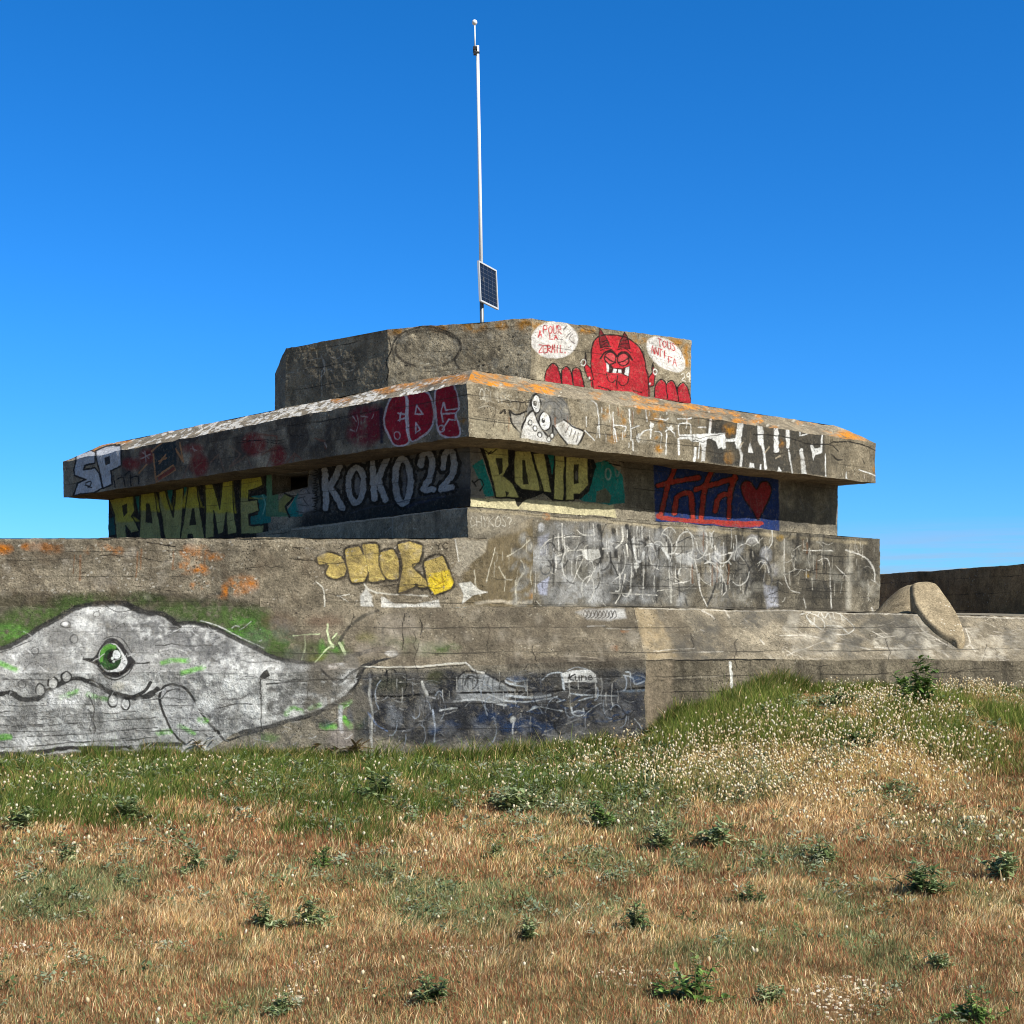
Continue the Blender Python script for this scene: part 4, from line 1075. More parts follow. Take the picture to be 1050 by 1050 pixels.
# ---- middle bay, dark painted lower wall
on('mid_low mid_slope', K13)
poly([(0, 140), (300, 110), (1000, 120), (1960, 90), (1960, 560), (1000, 600), (500, 620), (0, 560)], (62, 64, 68), .72, 6, .28, coarse=True)
poly([(450, 320), (1050, 300), (1900, 250), (1940, 420), (1050, 560), (520, 560)], (44, 47, 56), .6, 14, .3, coarse=True)
ell(510, 165, 70, 50, (84, 84, 30), .55, 6, .4); ell(190, 210, 120, 50, (70, 72, 50), .5, 8, .35)
for e in ((620, 480, 50, 26), (560, 510, 30, 20), (880, 430, 90, 40), (990, 500, 60, 36), (800, 480, 60, 40), (1120, 480, 90, 50), (1250, 500, 60, 36)):
    ell(*e, (30, 56, 92), .75, 6, .38)
ell(1030, 440, 18, 22, (190, 190, 184), .8, 2); ell(895, 475, 24, 24, (150, 146, 138), .8, 3); line([(1035, 460), (1025, 540)], (190, 192, 196), 1.6, .7)
poly([(0, 610), (520, 620), (900, 590), (960, 640), (900, 700), (0, 740)], (140, 134, 120), .6, 8, .3, coarse=True)
poly([(340, 690), (440, 690), (600, 688), (600, 712), (440, 712), (350, 730)], (206, 204, 194), .85, 2, .2)
on('mid_low mid_slope', K13, 'creature_mural', 'dark painted creature outline with blue and white strokes along the lower wall')
poly([(632, 210), (650, 160), (700, 135), (850, 138), (955, 200), (1050, 240), (975, 330), (800, 310), (640, 310)], (166, 168, 168), .75, 2, .3)
for x in range(660, 900, 34): line([(x, 150), (x - 10, 200), (x - 6, 240)], (60, 60, 62), 1.2, .6, 1, .2)
line([(635, 260), (645, 180), (700, 125), (800, 120), (870, 150), (1050, 230)], (38, 37, 38), 2.0, .85, 1.1)
line([(68, 292), (250, 288), (430, 276), (640, 268), (860, 262), (1050, 254)], (14, 13, 13), 2.0, .97, .8)
line([(68, 293), (250, 289), (440, 277)], (10, 10, 10), 1.6, .97, .7)
line([(0, 300), (60, 380), (130, 460), (230, 508), (300, 505)], (36, 36, 38), 3.6, .85, 1.4, .08)
line([(230, 520), (330, 510), (400, 470), (470, 390), (500, 300)], (110, 112, 116), 1.5, .75, 1, .15); line([(490, 300), (490, 370)], (40, 40, 42), 3.0, .7, 1.2)
line([(50, 400), (110, 480), (180, 525)], (120, 140, 176), 1.5, .8); line([(480, 380), (500, 460), (505, 520), (498, 590)], (196, 206, 222), 1.6, .9); ell(490, 510, 36, 26, (62, 82, 112), .7, 4, .3)
for e in ((200, 370, 30, 40), (230, 440, 60, 50)): ell(*e, (150, 154, 160), .6, 5, .38)
line([(410, 190), (432, 250), (445, 278)], (216, 214, 206), 2.6, .9, 1, .1); line([(440, 290), (500, 300)], (170, 170, 170), 1.6, .7)
line([(70, 180), (60, 300), (80, 420), (65, 650)], (196, 194, 186), 2.0, .7, 1.2, .25)
for q in ([(620, 325), (800, 315), (980, 345)], [(860, 270), (960, 310), (1050, 325)], [(530, 385), (640, 370)], [(980, 180), (1010, 200), (1050, 195)]): line(q, (196, 198, 198), 1.8, .8, 1.2, .2)
crop(K14)
line([(-40, 577), (150, 574), (320, 566), (380, 545), (480, 555), (620, 562), (840, 552)], (14, 13, 13), 1.8, .95, .8)
for q, w in (([(10, 495), (60, 512), (130, 505)], 1.6), ([(0, 520), (60, 535), (125, 545)], 1.4), ([(110, 510), (120, 565)], 1.4), ([(215, 505), (260, 468), (330, 458)], 1.4), ([(330, 470), (345, 560)], 2.2), ([(360, 450), (420, 430), (480, 445)], 1.0), ([(380, 585), (450, 600), (560, 600), (655, 600)], 1.5), ([(430, 630), (540, 605)], 1.3),
             ([(0, 630), (160, 630), (300, 600)], 1.4), ([(0, 600), (180, 605), (260, 590)], 2.4), ([(120, 690), (200, 665), (330, 690)], 1.2), ([(460, 720), (500, 680), (560, 645)], 1.2), ([(385, 672), (392, 706), (425, 720), (458, 708), (452, 680)], 1.6), ([(395, 700), (430, 690), (455, 695)], 1.2), ([(300, 632), (345, 620)], 1.5), ([(622, 640), (626, 662)], 1.8), ([(710, 460), (735, 465), (740, 490)], 1.2), ([(700, 480), (750, 495), (770, 530), (820, 515)], 1.5), ([(760, 740), (790, 775), (805, 800)], 1.0)):
    line(q, (196, 202, 206), w, .82, .9, .18)
ell(60, 500, 60, 16, (60, 84, 120), .6, 3, .3); ell(790, 500, 50, 30, (52, 74, 104), .6, 5, .3); line([(650, 575), (840, 568)], (110, 130, 150), 2, .5, 2, .2)
poly([(328, 462), (400, 448), (490, 445), (528, 475), (538, 525), (450, 515), (395, 512), (350, 520)], (230, 229, 224), .95, .9)
for q in ([(375, 470), (370, 505)], [(405, 470), (378, 490), (400, 508)]): line(q, (30, 30, 30), 1.3)
word('une', 408, 465, 26, 40, (30, 30, 30), 1.3, gap=.45)
on('mid_slope mid_low', PXC)
line([(372, 684), (430, 683), (478, 680)], (206, 202, 188), 1.8, .8, 1, .15)
line([(478, 680), (487, 687), (496, 690)], (220, 216, 206), 2.0, .9); line([(370, 684.8), (440, 684.5), (480, 682)], CRK, .9, .8)
specks(110, (300, 624, 655, 680), (150, 140, 120), .4, .9, 51, .6); specks(70, (300, 624, 655, 680), (62, 54, 46), .4, 1.0, 52, .6)
line([(431, 634), (433, 642), (431, 650)], (24, 20, 18), 1.3, .9)
for (x, y, a, b_) in ((630, 664, 4, 3), (640, 646, 4, 2)): lichen([(x, y, a, b_)], (190, 120, 60))
poly([(520, 674), (640, 673), (660, 674), (660, 684), (520, 686)], (70, 62, 54), .6, 4, .2, coarse=True)
scratch(26, (510, 640, 655, 678), (168, 156, 136), 61, (10, 50), .7, .5, (-.1, .1))
for (x, y, a, b_) in ((400, 650, 14, 22), (415, 640, 12, 12), (430, 664, 16, 8), (380, 664, 14, 8)): ell(x, y, a, b_, (150, 140, 126), .5, 8, .35)
on('mid_slope', K14, 'graffiti_tag', 'small black scribble on a white sprayed patch')
poly([(410, 102), (480, 84), (700, 80), (712, 132), (640, 140), (600, 150), (480, 142)], (196, 194, 188), .8, 3, .3)
for i in range(9):
    x = 455 + i * 22
    line([(x, 120), (x + 12, 92), (x + 22, 122), (x + 4, 135)], (52, 48, 46), 1.0, .8)
line([(480, 185), (580, 182)], (196, 192, 182), 1.6, .7, 1, .2); line([(590, 195), (740, 200)], (186, 180, 166), 1.0, .6, 1, .2)

# ---- glacis
on('glacis_slope', PXC)
poly([(650, 622), (672, 624), (690, 660), (700, 674), (664, 676)], (176, 154, 116), .5, 4, .3, coarse=True)
poly([(672, 624), (690, 624), (730, 674), (700, 676)], (96, 84, 68), .35, 5, .2); poly([(730, 628), (742, 628), (760, 674), (742, 676)], (84, 74, 60), .4, 4, .2)
poly([(895, 630), (925, 630), (965, 652), (975, 664), (900, 664), (880, 645)], (84, 80, 70), .6, 4, .2, coarse=True)
scratch(90, (800, 632, 1055, 676), (206, 196, 178), 17, (6, 26), .7, .7, (.3, .8), .5)
scratch(60, (800, 640, 1055, 676), (206, 196, 178), 18, (6, 30), .8, .7, (-.25, .2), .5)
scratch(34, (690, 630, 1055, 676), (70, 64, 56), 19, (8, 30), .8, .5, (.5, .9), .5)
for q, w in (([(670, 667), (690, 665), (712, 665)], 1.4), ([(690, 668), (742, 669)], 1.2), ([(718, 626), (728, 630), (732, 634)], 2.2), ([(742, 624), (748, 632)], 2.0), ([(763, 634), (766, 638)], 2.0), ([(718, 646), (722, 648)], 1.6), ([(780, 656), (784, 661)], 2),
             ([(800, 652), (830, 652), (860, 660), (892, 667)], 1.6), ([(808, 672), (850, 656)], 1.1), ([(897, 665), (920, 666), (940, 664)], 2.0), ([(940, 664), (962, 662)], 1.0), ([(936, 632), (945, 645), (960, 655), (975, 664)], 1.6), ([(990, 645), (994, 658), (990, 662)], 2.2), ([(994, 660), (1000, 667)], 2.4), ([(965, 668), (972, 674)], 2), ([(900, 655), (950, 647)], .9), ([(895, 648), (905, 654)], 1.6),
             ([(655, 623), (760, 626), (900, 629), (1055, 634)], 1.3)):
    line(q, (214, 206, 190), w * .7, .75, .9, .32)
for (x, y, a, b_) in ((850, 666, 30, 5), (1000, 664, 30, 8), (1030, 660, 24, 8), (830, 655, 24, 5), (980, 672, 40, 3)): ell(x, y, a, b_, (190, 180, 160), .6, 5, .46)
on('glacis_slope', (790, 615, .24762), 'graffiti_tag', 'white outlined tag sprayed on the sloping concrete')
for q in ([(120, 65), (165, 50), (150, 75), (215, 125), (225, 100), (195, 70), (165, 55)], [(150, 75), (175, 105), (180, 75)], [(195, 70), (200, 52)], [(205, 50), (225, 80), (235, 55), (250, 85)], [(255, 55), (262, 80)], [(270, 50), (300, 65), (345, 110), (330, 140), (285, 150), (240, 130)], [(235, 110), (290, 115), (320, 140)], [(290, 60), (300, 85), (315, 75)]):
    line(q, (214, 210, 198), .95, .85, .8, .1)
on('glacis_low', PXC)
line([(662, 676), (700, 676.5), (750, 677), (795, 677)], (22, 20, 18), 1.6, .9)
line([(664, 690), (668, 720), (666, 760)], (140, 126, 106), 5, .5, 3, .3)
line([(690, 695), (720, 694), (752, 690)], (160, 150, 132), 1.5, .6, 1.2, .3); line([(680, 709), (745, 708)], (24, 22, 20), 1.0, .85); line([(670, 696), (760, 698)], (40, 36, 32), .9, .6)
line([(749, 680), (750, 690), (751, 704)], (232, 230, 222), 3.0, .95, .9)
for x in (690, 700, 770, 820, 842, 905, 960, 1000, 1030): line([(x, 680), (x + 1, 700)], (48, 44, 38), 5, .5, 4, .35)
scratch(30, (770, 680, 1050, 705), (130, 122, 108), 77, (3, 10), .7, .6, (1.2, 1.9))
poly([(662, 678), (690, 678), (690, 770), (662, 770)], (150, 134, 112), .5, 5, .25, coarse=True)
on('mid_low', PXC)
line([(661, 690), (664, 700), (662, 714), (664, 730)], (20, 18, 17), 1.5, .85)

# ---- runs of white wash and dark water stains, chips and old tags
on('block_right', PXC)
drips(70, (545, 540, 760, 590), (214, 211, 202), 201, (5, 26), .8, .75, .3)
drips(60, (560, 535, 895, 570), (40, 38, 35), 202, (12, 55), 1.6, .55, .4)
drips(40, (745, 550, 898, 600), (196, 190, 176), 203, (4, 18), .7, .6, .35)
scratch(70, (545, 545, 895, 622), (200, 196, 184), 204, (3, 14), .7, .55, (-1.5, 1.5), .35)
scratch(40, (545, 545, 895, 622), (44, 42, 38), 205, (4, 16), .9, .6, (-1.5, 1.5), .3)
on('slab_right', PXC)
drips(26, (600, 415, 740, 455), (224, 222, 214), 206, (3, 12), .7, .8, .25)
drips(40, (490, 400, 890, 450), (90, 82, 66), 207, (6, 26), 1.2, .4, .4)
scratch(40, (490, 400, 730, 470), (196, 186, 164), 208, (3, 9), .6, .5, (-1.5, 1.5), .35)
on('mid_low', PXC)
scratch(120, (372, 690, 660, 770), (170, 170, 168), 209, (3, 16), .7, .55, (-.5, .5), .4)
scratch(70, (372, 690, 660, 770), (26, 26, 28), 210, (4, 22), .9, .6, (-.4, .4), .35)
drips(26, (372, 690, 660, 745), (150, 152, 156), 211, (4, 18), .7, .6, .35)
specks(70, (372, 692, 660, 772), (176, 170, 158), .4, 1.1, 212, .6)
scratch(30, (500, 715, 640, 745), (36, 60, 94), 213, (4, 12), 2.0, .6, (-.6, .6), .35)
on('whale_low whale_mid panel_left mid_low', PXC)
scratch(150, (0, 640, 360, 770), (238, 237, 232), 214, (3, 16), .8, .6, (-.8, .8), .42)
scratch(130, (0, 640, 360, 770), (72, 70, 68), 215, (3, 14), .8, .5, (-.8, .8), .4)
on('panel_left panel_right', PXC)
scratch(80, (0, 556, 500, 620), (70, 62, 50), 216, (3, 18), .8, .45, (-.2, .2), .4)
specks(60, (270, 556, 480, 620), (196, 188, 172), .4, 1.0, 217, .6)
on('mid_slope glacis_slope', PXC)
scratch(90, (300, 624, 1055, 676), (172, 162, 142), 218, (3, 10), .6, .5, (.2, 1.2), .4)
scratch(90, (300, 624, 1055, 676), (60, 54, 46), 219, (3, 10), .7, .5, (.2, 1.2), .4)
on('slab_left', PXC)
scratch(60, (130, 410, 390, 500), (130, 112, 92), 220, (3, 12), .7, .5, (-1.5, 1.5), .35)
specks(50, (130, 410, 470, 500), (150, 140, 124), .4, .9, 221, .6)

def blots(n, box, c, seed, R=(2, 8), al=.6, wear=.42, soft=3):
    r = random.Random(seed)
    for _ in range(n):
        ell(r.uniform(box[0], box[2]), r.uniform(box[1], box[3]), r.uniform(*R), r.uniform(*R), c, al * r.uniform(.6, 1), soft, wear, rot=r.uniform(0, 180))


def arcs(n, box, c, seed, R=(6, 20), w=1.4, al=.7, wear=.3):
    r = random.Random(seed)
    for _ in range(n):
        x, y, R_, a = r.uniform(box[0], box[2]), r.uniform(box[1], box[3]), r.uniform(*R), r.uniform(0, 6.28)
        line([(x + R_ * .6 * math.cos(a + t), y + R_ * math.sin(a + t)) for t in (0, .5, 1.0, 1.5, 2.0)], c, w * r.uniform(.6, 1.4), al, .8, wear)


def cracks(n, box, c, seed, L=(20, 60), w=.8, al=.85, vert=False):
    r = random.Random(seed)
    for _ in range(n):
        x, y = r.uniform(box[0], box[2]), r.uniform(box[1], box[3])
        q = [(x, y)]
        l = r.uniform(*L)
        for i in range(7):
            d, e = l / 7, r.uniform(-2.6, 2.6)
            x, y = (x + e * .8, y + d) if vert else (x + d, y + e * .8)
            q.append((x, y))
        line(q, c, w * r.uniform(.6, 1.3), al, .6, .15, smooth=False)


on('block_right', PXC)
blots(46, (548, 540, 760, 615), (168, 168, 166), 301, (3, 12), .6, .42, 4)
blots(34, (548, 540, 898, 615), (46, 45, 42), 302, (3, 12), .6, .42, 4)
blots(18, (760, 550, 898, 612), (150, 146, 134), 303, (3, 9), .5, .42, 4)
arcs(24, (555, 550, 890, 605), (44, 43, 42), 304)
arcs(30, (555, 550, 800, 605), (206, 204, 196), 305, w=1.1)
on('mid_low', PXC)
blots(40, (376, 695, 655, 765), (34, 36, 42), 306, (4, 16), .55, .42, 5)
blots(30, (376, 695, 655, 765), (128, 128, 128), 307, (3, 10), .5, .45, 4)
arcs(20, (380, 695, 650, 755), (150, 158, 168), 308, w=1.0)
arcs(16, (380, 695, 650, 755), (20, 20, 22), 309, w=1.4)
on('glacis_slope', PXC)
blots(46, (670, 630, 1050, 674), (92, 88, 80), 310, (4, 18), .55, .42, 5)
blots(30, (790, 632, 1050, 676), (196, 188, 170), 311, (3, 10), .5, .46, 4)
on('mid_slope', PXC)
blots(40, (300, 626, 650, 676), (96, 86, 72), 312, (4, 16), .5, .42, 5)
blots(30, (380, 626, 650, 676), (178, 168, 150), 313, (2, 8), .4, .46, 4)
on('panel_left panel_right', PXC)
blots(50, (0, 556, 480, 618), (98, 86, 70), 314, (4, 18), .5, .42, 5)
blots(36, (0, 556, 480, 618), (188, 178, 160), 315, (2, 9), .45, .46, 4)
on('slab_right', PXC)
blots(40, (488, 400, 880, 480), (104, 94, 76), 316, (3, 12), .5, .42, 4)
blots(24, (488, 400, 700, 470), (196, 188, 168), 317, (2, 8), .45, .46, 3)
on('top_c top_d', PXC)
blots(40, (398, 335, 545, 395), (92, 84, 70), 318, (3, 10), .5, .45, 4)
blots(30, (398, 335, 545, 395), (178, 172, 156), 319, (2, 6), .45, .48, 3)
on('whale_low whale_mid mid_low panel_left panel_right mid_slope', PXC)
cracks(9, (0, 640, 330, 765), (40, 38, 36), 320, (30, 90))
cracks(5, (20, 660, 340, 730), (60, 56, 52), 321, (15, 40), vert=True)
cracks(8, (0, 560, 440, 612), (52, 46, 38), 322, (25, 80))
cracks(6, (290, 628, 640, 675), (40, 34, 28), 323, (12, 40), vert=True)
for x in (96, 184, 345, 455, 560): line([(x, 692), (x + .6, 740), (x, 775)], (66, 62, 58), .9, .6, .8, .3)
line([(-40, 647), (120, 648), (268, 649)], (76, 72, 66), .8, .5, .7, .35)
line([(-40, 735), (120, 736), (268, 737)], (70, 68, 64), .8, .55, .7, .3)
on('slab_right slab_left', PXC)
cracks(9, (490, 405, 840, 465), (44, 38, 30), 324, (14, 50)); cracks(5, (120, 440, 440, 480), (20, 18, 16), 325, (14, 50))
cracks(6, (500, 400, 880, 440), (60, 52, 42), 326, (8, 22), vert=True)
on('block_right glacis_low glacis_slope', PXC)
cracks(9, (560, 550, 860, 612), (34, 31, 28), 327, (16, 60)); cracks(6, (670, 632, 1040, 665), (56, 50, 44), 328, (10, 30), vert=True); cracks(6, (670, 680, 1000, 700), (34, 30, 27), 329, (16, 50))
# rust below old reinforcement
on('slab_right block_right panel_left glacis_low', PXC)
drips(12, (500, 410, 880, 430), (132, 84, 44), 330, (6, 18), 1.2, .5, .35); drips(8, (560, 545, 880, 580), (120, 78, 44), 331, (8, 24), 1.4, .45, .35); drips(6, (20, 562, 240, 575), (140, 88, 44), 332, (8, 26), 1.6, .45, .35)

on('mid_low mid_slope whale_mid whale_low', PXC)
blots(46, (318, 672, 372, 735), (112, 106, 96), 340, (3, 12), .75, .4, 4)
blots(40, (20, 640, 330, 768), (104, 103, 100), 341, (4, 16), .5, .45, 6)
blots(22, (20, 712, 255, 768), (240, 239, 235), 342, (3, 12), .6, .46, 4)
blots(26, (270, 690, 345, 760), (84, 82, 78), 343, (3, 10), .5, .44, 4)
line([(330, 686), (346, 700), (362, 690), (385, 676)], (52, 50, 48), 2.4, .7, 1, .2)
on('top_c', PXC)
line([(405, 372), (402, 355), (412, 342), (438, 336), (462, 342), (472, 356), (466, 368), (470, 378)], (62, 57, 50), 2.2, .75, 1, .25)

on('return', PXC)
blots(24, (526, 550, 552, 618), (150, 150, 146), 350, (2, 7), .6, .42, 3)
blots(14, (520, 550, 552, 618), (52, 50, 46), 351, (2, 6), .5, .44, 3)
drips(16, (500, 552, 550, 600), (196, 190, 172), 352, (4, 16), .7, .7, .3)
on('mid_low mid_slope', PXC)
line([(663, 676), (658, 655), (650, 624)], (64, 56, 46), 1.1, .7, 1, .2)
drips(18, (380, 688, 660, 710), (190, 188, 182), 353, (6, 24), .8, .7, .3)

# ------------------------------------------------------------------ bunker meshes
BUNKER = empty('bunker', (0, 20, 0), 'weathered grey concrete bunker of stepped tiers covered in graffiti', 'bunker')
PART_LABEL = {'front_wall': None}


def plane_at(px, py, a, b):
    """point where the sight line meets the vertical wall through plan points a, b"""
    dx = (px - CX) / FOC
    t = b[:2] - a[:2]
    Y = (a[0] * t[1] - a[1] * t[0]) / (dx * t[1] - t[0])
    return P(px, py, Y)


hole = [(279, 487), (316, 482.5), (315, 500), (279, 508)]
f = FACES['slit_left']
f.hide = _inside(f.px, f.py, np.array(hole, float))


def build_part(part):
    fs = [f for f in FACES.values() if f.part == part]
    V, C, Tn, R, Q = [], [], [], [], []
    base = 0
    for f in fs:
        V.append(displace(f.p)); C.append(np.concatenate([f.rgb, f.a[:, None]], 1)); Tn.append(f.tone); R.append(f.reg)
        w = f.nu + 1
        i, j = np.meshgrid(np.arange(f.nu), np.arange(f.nv))
        a = (j * w + i).ravel()
        q = np.stack([a, a + 1, a + w + 1, a + w], 1)
        q = q[~f.hide[q].all(1)]
        Q.append(q + base)
        base += len(f.p)
    V = np.concatenate(V); C = np.concatenate(C); Tn = np.concatenate(Tn); R = np.concatenate(R); Q = np.concatenate(Q)
    qr = R[Q].max(1)
    main = None
    for rid in [0] + sorted(set(qr.tolist()) - {0}):
        sel = Q[qr == rid]
        used, inv = np.unique(sel, return_inverse=True)
        sel = inv.reshape(-1, 4)
        v, c, t = V[used], C[used], Tn[used]
        extra = []
        if rid == 0:
            n0 = len(v)
            for pl in FILL.get(part, []):
                pl = np.array(pl)
                k = len(v)
                v = np.concatenate([v, pl]); c = np.concatenate([c, np.zeros((len(pl), 4))]); t = np.concatenate([t, np.full((len(pl), 3), .9)])
                for m_ in range(1, len(pl) - 1): extra.append((k, k + m_, k + m_ + 1))
        name = part if rid == 0 else REGIONS[rid][0]
        me = raw_mesh(name, v, sel, np.array(extra) if extra else None, smooth=False, colors=c)
        at = me.attributes.new('tone', 'FLOAT_COLOR', 'POINT')
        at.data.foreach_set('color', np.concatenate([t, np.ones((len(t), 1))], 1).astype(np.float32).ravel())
        o = link_mesh(name, me, M_CONC, BUNKER if rid == 0 else main)
        if rid == 0: main = o
        elif REGIONS[rid][1]: o['label'] = REGIONS[rid][1]
    return main


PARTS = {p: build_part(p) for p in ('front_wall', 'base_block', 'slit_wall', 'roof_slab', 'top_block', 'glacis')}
PARTS['glacis']['label'] = 'sloping right-hand glacis with a low vertical face'
# the dark opening's reveals
hp = [plane_at(x, y, SL, S0) for x, y in hole]
hin = [p + np.array([.28, .30, 0]) * 1.0 for p in hp]
hv = np.array(hp + hin)
me = raw_mesh('embrasure', hv, np.array([(0, 1, 5, 4), (1, 2, 6, 5), (2, 3, 7, 6), (3, 0, 4, 7)]), colors=np.zeros((8, 4)))
at = me.attributes.new('tone', 'FLOAT_COLOR', 'POINT'); at.data.foreach_set('color', np.full(32, .8, np.float32))
link_mesh('embrasure', me, M_CONC, PARTS['slit_wall'])

# ------------------------------------------------------------------ small helpers
def tube(bm, pts, rads, seg=12, caps=True):
    rings = []
    n = len(pts)
    for i in range(n):
        p = Vector(pts[i])
        d = (Vector(pts[min(i + 1, n - 1)]) - Vector(pts[max(i - 1, 0)])).normalized()
        a = d.orthogonal().normalized(); b_ = d.cross(a)
        rings.append([bm.verts.new(p + (a * math.cos(2 * math.pi * k / seg) + b_ * math.sin(2 * math.pi * k / seg)) * rads[i]) for k in range(seg)])
    for i in range(n - 1):
        for k in range(seg):
            bm.faces.new((rings[i][k], rings[i][(k + 1) % seg], rings[i + 1][(k + 1) % seg], rings[i + 1][k]))
    if caps:
        bm.faces.new(rings[0][::-1]); bm.faces.new(rings[-1])


def box(bm, o, u, v, w):
    o, u, v, w = map(Vector, (o, u, v, w))
    vs = [bm.verts.new(o + u * a + v * b_ + w * c) for c in (0, 1) for b_ in (0, 1) for a in (0, 1)]
    for q in ((0, 2, 3, 1), (4, 5, 7, 6), (0, 1, 5, 4), (2, 6, 7, 3), (0, 4, 6, 2), (1, 3, 7, 5)):
        bm.faces.new([vs[i] for i in q])


M_WHITE = plain('white_paint', (226, 228, 228), .45)
M_GALV = plain('galvanised_steel', (138, 140, 138), .5, .7)
M_BLACKP = plain('black_plastic', (22, 22, 24), .5)
M_CELL = plain('solar_cell', (10, 13, 26), .35, 0, .3, 9)
M_BUS = plain('cell_gridline', (104, 112, 128), .4)
M_ALU = plain('aluminium_frame', (196, 198, 200), .5, .2)

# ------------------------------------------------------------------ mast
YM = 23.65
mb = P(494.6, 332, YM); mb[2] = 6.46
mt = P(489.6, 47, YM)
MAST = empty('weather_mast', tuple(mb), 'slim white pole with a small solar panel standing on top of the bunker', 'mast')
def along(z):
    t = (z - mb[2]) / (mt[2] - mb[2]); return tuple(mb + (mt - mb) * t)
bm = bmesh.new(); tube(bm, [along(7.2), along(9.5), along(mt[2])], [.033, .030, .027], 16)
link_mesh('pole', bm_mesh('pole', bm, True), M_WHITE, MAST)
bm = bmesh.new(); tube(bm, [along(mb[2] - .1), along(7.25)], [.036, .036], 16)
link_mesh('lower_tube', bm_mesh('lower_tube', bm, True), M_GALV, MAST)
bm = bmesh.new()
bmesh.ops.create_cone(bm, cap_ends=True, segments=16, radius1=.085, radius2=.085, depth=.02, matrix=Matrix.Translation((mb[0], mb[1], 6.535)))
tube(bm, [(mb[0], mb[1], 6.54), (mb[0], mb[1], 6.62)], [.055, .04], 12)
link_mesh('base_plate', bm_mesh('base_plate', bm), M_GALV, MAST)
rx = P(487.1, 50, YM - .05)
bm = bmesh.new(); tube(bm, [tuple(rx - np.array([0, 0, .05])), tuple(P(486.8, 26, YM - .05))], [.013, .011], 8)
rod = link_mesh('antenna_rod', bm_mesh('antenna_rod', bm, True), M_WHITE, MAST)
bm = bmesh.new(); bmesh.ops.create_uvsphere(bm, u_segments=16, v_segments=10, radius=.047, matrix=Matrix.Translation(tuple(P(486.6, 23, YM - .05))))
link_mesh('ball_cap', bm_mesh('ball_cap', bm, True), M_WHITE, rod)
bm = bmesh.new()
box(bm, rx + np.array([-.035, -.035, -.02]), (.075, 0, 0), (0, .09, 0), (0, 0, .05)); tube(bm, [tuple(rx + np.array([-.03, 0, -.05])), tuple(rx + np.array([.07, .04, -.05]))], [.022, .022], 8)
box(bm, rx + np.array([-.028, -.03, -.10]), (.055, 0, 0), (0, .07, 0), (0, 0, .03))
link_mesh('clamp', bm_mesh('clamp', bm), M_BLACKP, MAST)
# panel: edges measured, turned to face the sun
pa = P(489.2, 267.3, 23.46); pd = P(491.2, 309, 23.40)
du = Vector((.416, .909, 0)).normalized(); pw = .72
dv = Vector(tuple(pd - pa)); dvn = dv.normalized(); dn_ = du.cross(dvn).normalized()
if dn_.x < 0: dn_ = -dn_
O = Vector(tuple(pa))
panel_bm = bmesh.new(); fw, th = .028, .035
box(panel_bm, O, du * pw, dvn * fw, dn_ * th); box(panel_bm, O + dv - dvn * fw, du * pw, dvn * fw, dn_ * th)
box(panel_bm, O + dvn * fw, du * fw, dv - dvn * 2 * fw, dn_ * th); box(panel_bm, O + dvn * fw + du * (pw - fw), du * fw, dv - dvn * 2 * fw, dn_ * th)
PAN = empty('solar_panel', tuple(pa), None, None); PAN.parent = MAST; PAN.matrix_parent_inverse = Matrix.Translation(-MAST.location)
def under_panel(name, bm, mat):
    o = bpy.data.objects.new(name, bm_mesh(name, bm)); o.data.materials.append(mat); COL.objects.link(o)
    o.parent = PAN; o.matrix_parent_inverse = Matrix.Translation(-O); return o
bm = panel_bm; under_panel('panel_frame', bm, M_ALU)
bm = bmesh.new(); box(bm, O + du * fw + dvn * fw + dn_ * .004, du * (pw - 2 * fw), dv - dvn * 2 * fw, dn_ * .018); under_panel('cell_sheet', bm, M_CELL)
bm = bmesh.new()
H = dv.length - 2 * fw; Wd = pw - 2 * fw
for i in range(1, 9):
    box(bm, O + du * fw + dvn * (fw + H * i / 9 - .003) + dn_ * .022, du * Wd, dvn * .003, dn_ * .002)
for i in range(1, 4):
    box(bm, O + du * (fw + Wd * i / 4 - .003) + dvn * fw + dn_ * .0245, du * .004, dv - dvn * 2 * fw, dn_ * .002)
under_panel('cell_gridlines', bm, M_BUS)
bm = bmesh.new(); pc = Vector(along(7.55)); box(bm, pc + Vector((-.05, -.06, -.04)), (.1, 0, 0), (0, .12, 0), (0, 0, .08))
tube(bm, [tuple(pc), tuple(O + du * .15 + dv * .45)], [.018, .018], 8)
under_panel('bracket', bm, M_GALV)

# ------------------------------------------------------------------ concrete dome with its fallen lip
DOME = empty('concrete_dome', (6.15, 21.2, 1.75), 'rounded brown concrete dome with a tongue-shaped lip on the sloping concrete', 'concrete dome')
cx_, cy_ = 6.50, 21.80
prof = [(.92, 1.60), (.80, 1.78), (.66, 1.92), (.50, 2.06), (.36, 2.16), (.22, 2.225), (.08, 2.245), (0.0, 2.25)]
V, F = [], []
seg = 72
rings = []
for i in range(len(prof) - 1):
    for s_ in range(6): 
        t_ = s_ / 6; rings.append((prof[i][0] * (1 - t_) + prof[i + 1][0] * t_, prof[i][1] * (1 - t_) + prof[i + 1][1] * t_))
for (rr, z) in rings:
    for k_ in range(seg):
        a = 2 * math.pi * k_ / seg; V.append((cx_ + rr * math.cos(a) * (.50 if math.cos(a) > 0 else .88), cy_ + rr * math.sin(a) * .8, z))
for i in range(len(rings) - 1):
    for k_ in range(seg): F.append((i * seg + k_, i * seg + (k_ + 1) % seg, (i + 1) * seg + (k_ + 1) % seg, (i + 1) * seg + k_))
V = np.array(V); V = V + (displace(V * 1.0) - V) * .8
link_mesh('dome_body', raw_mesh('dome_body', V, np.array(F), smooth=True), M_DOME, DOME)
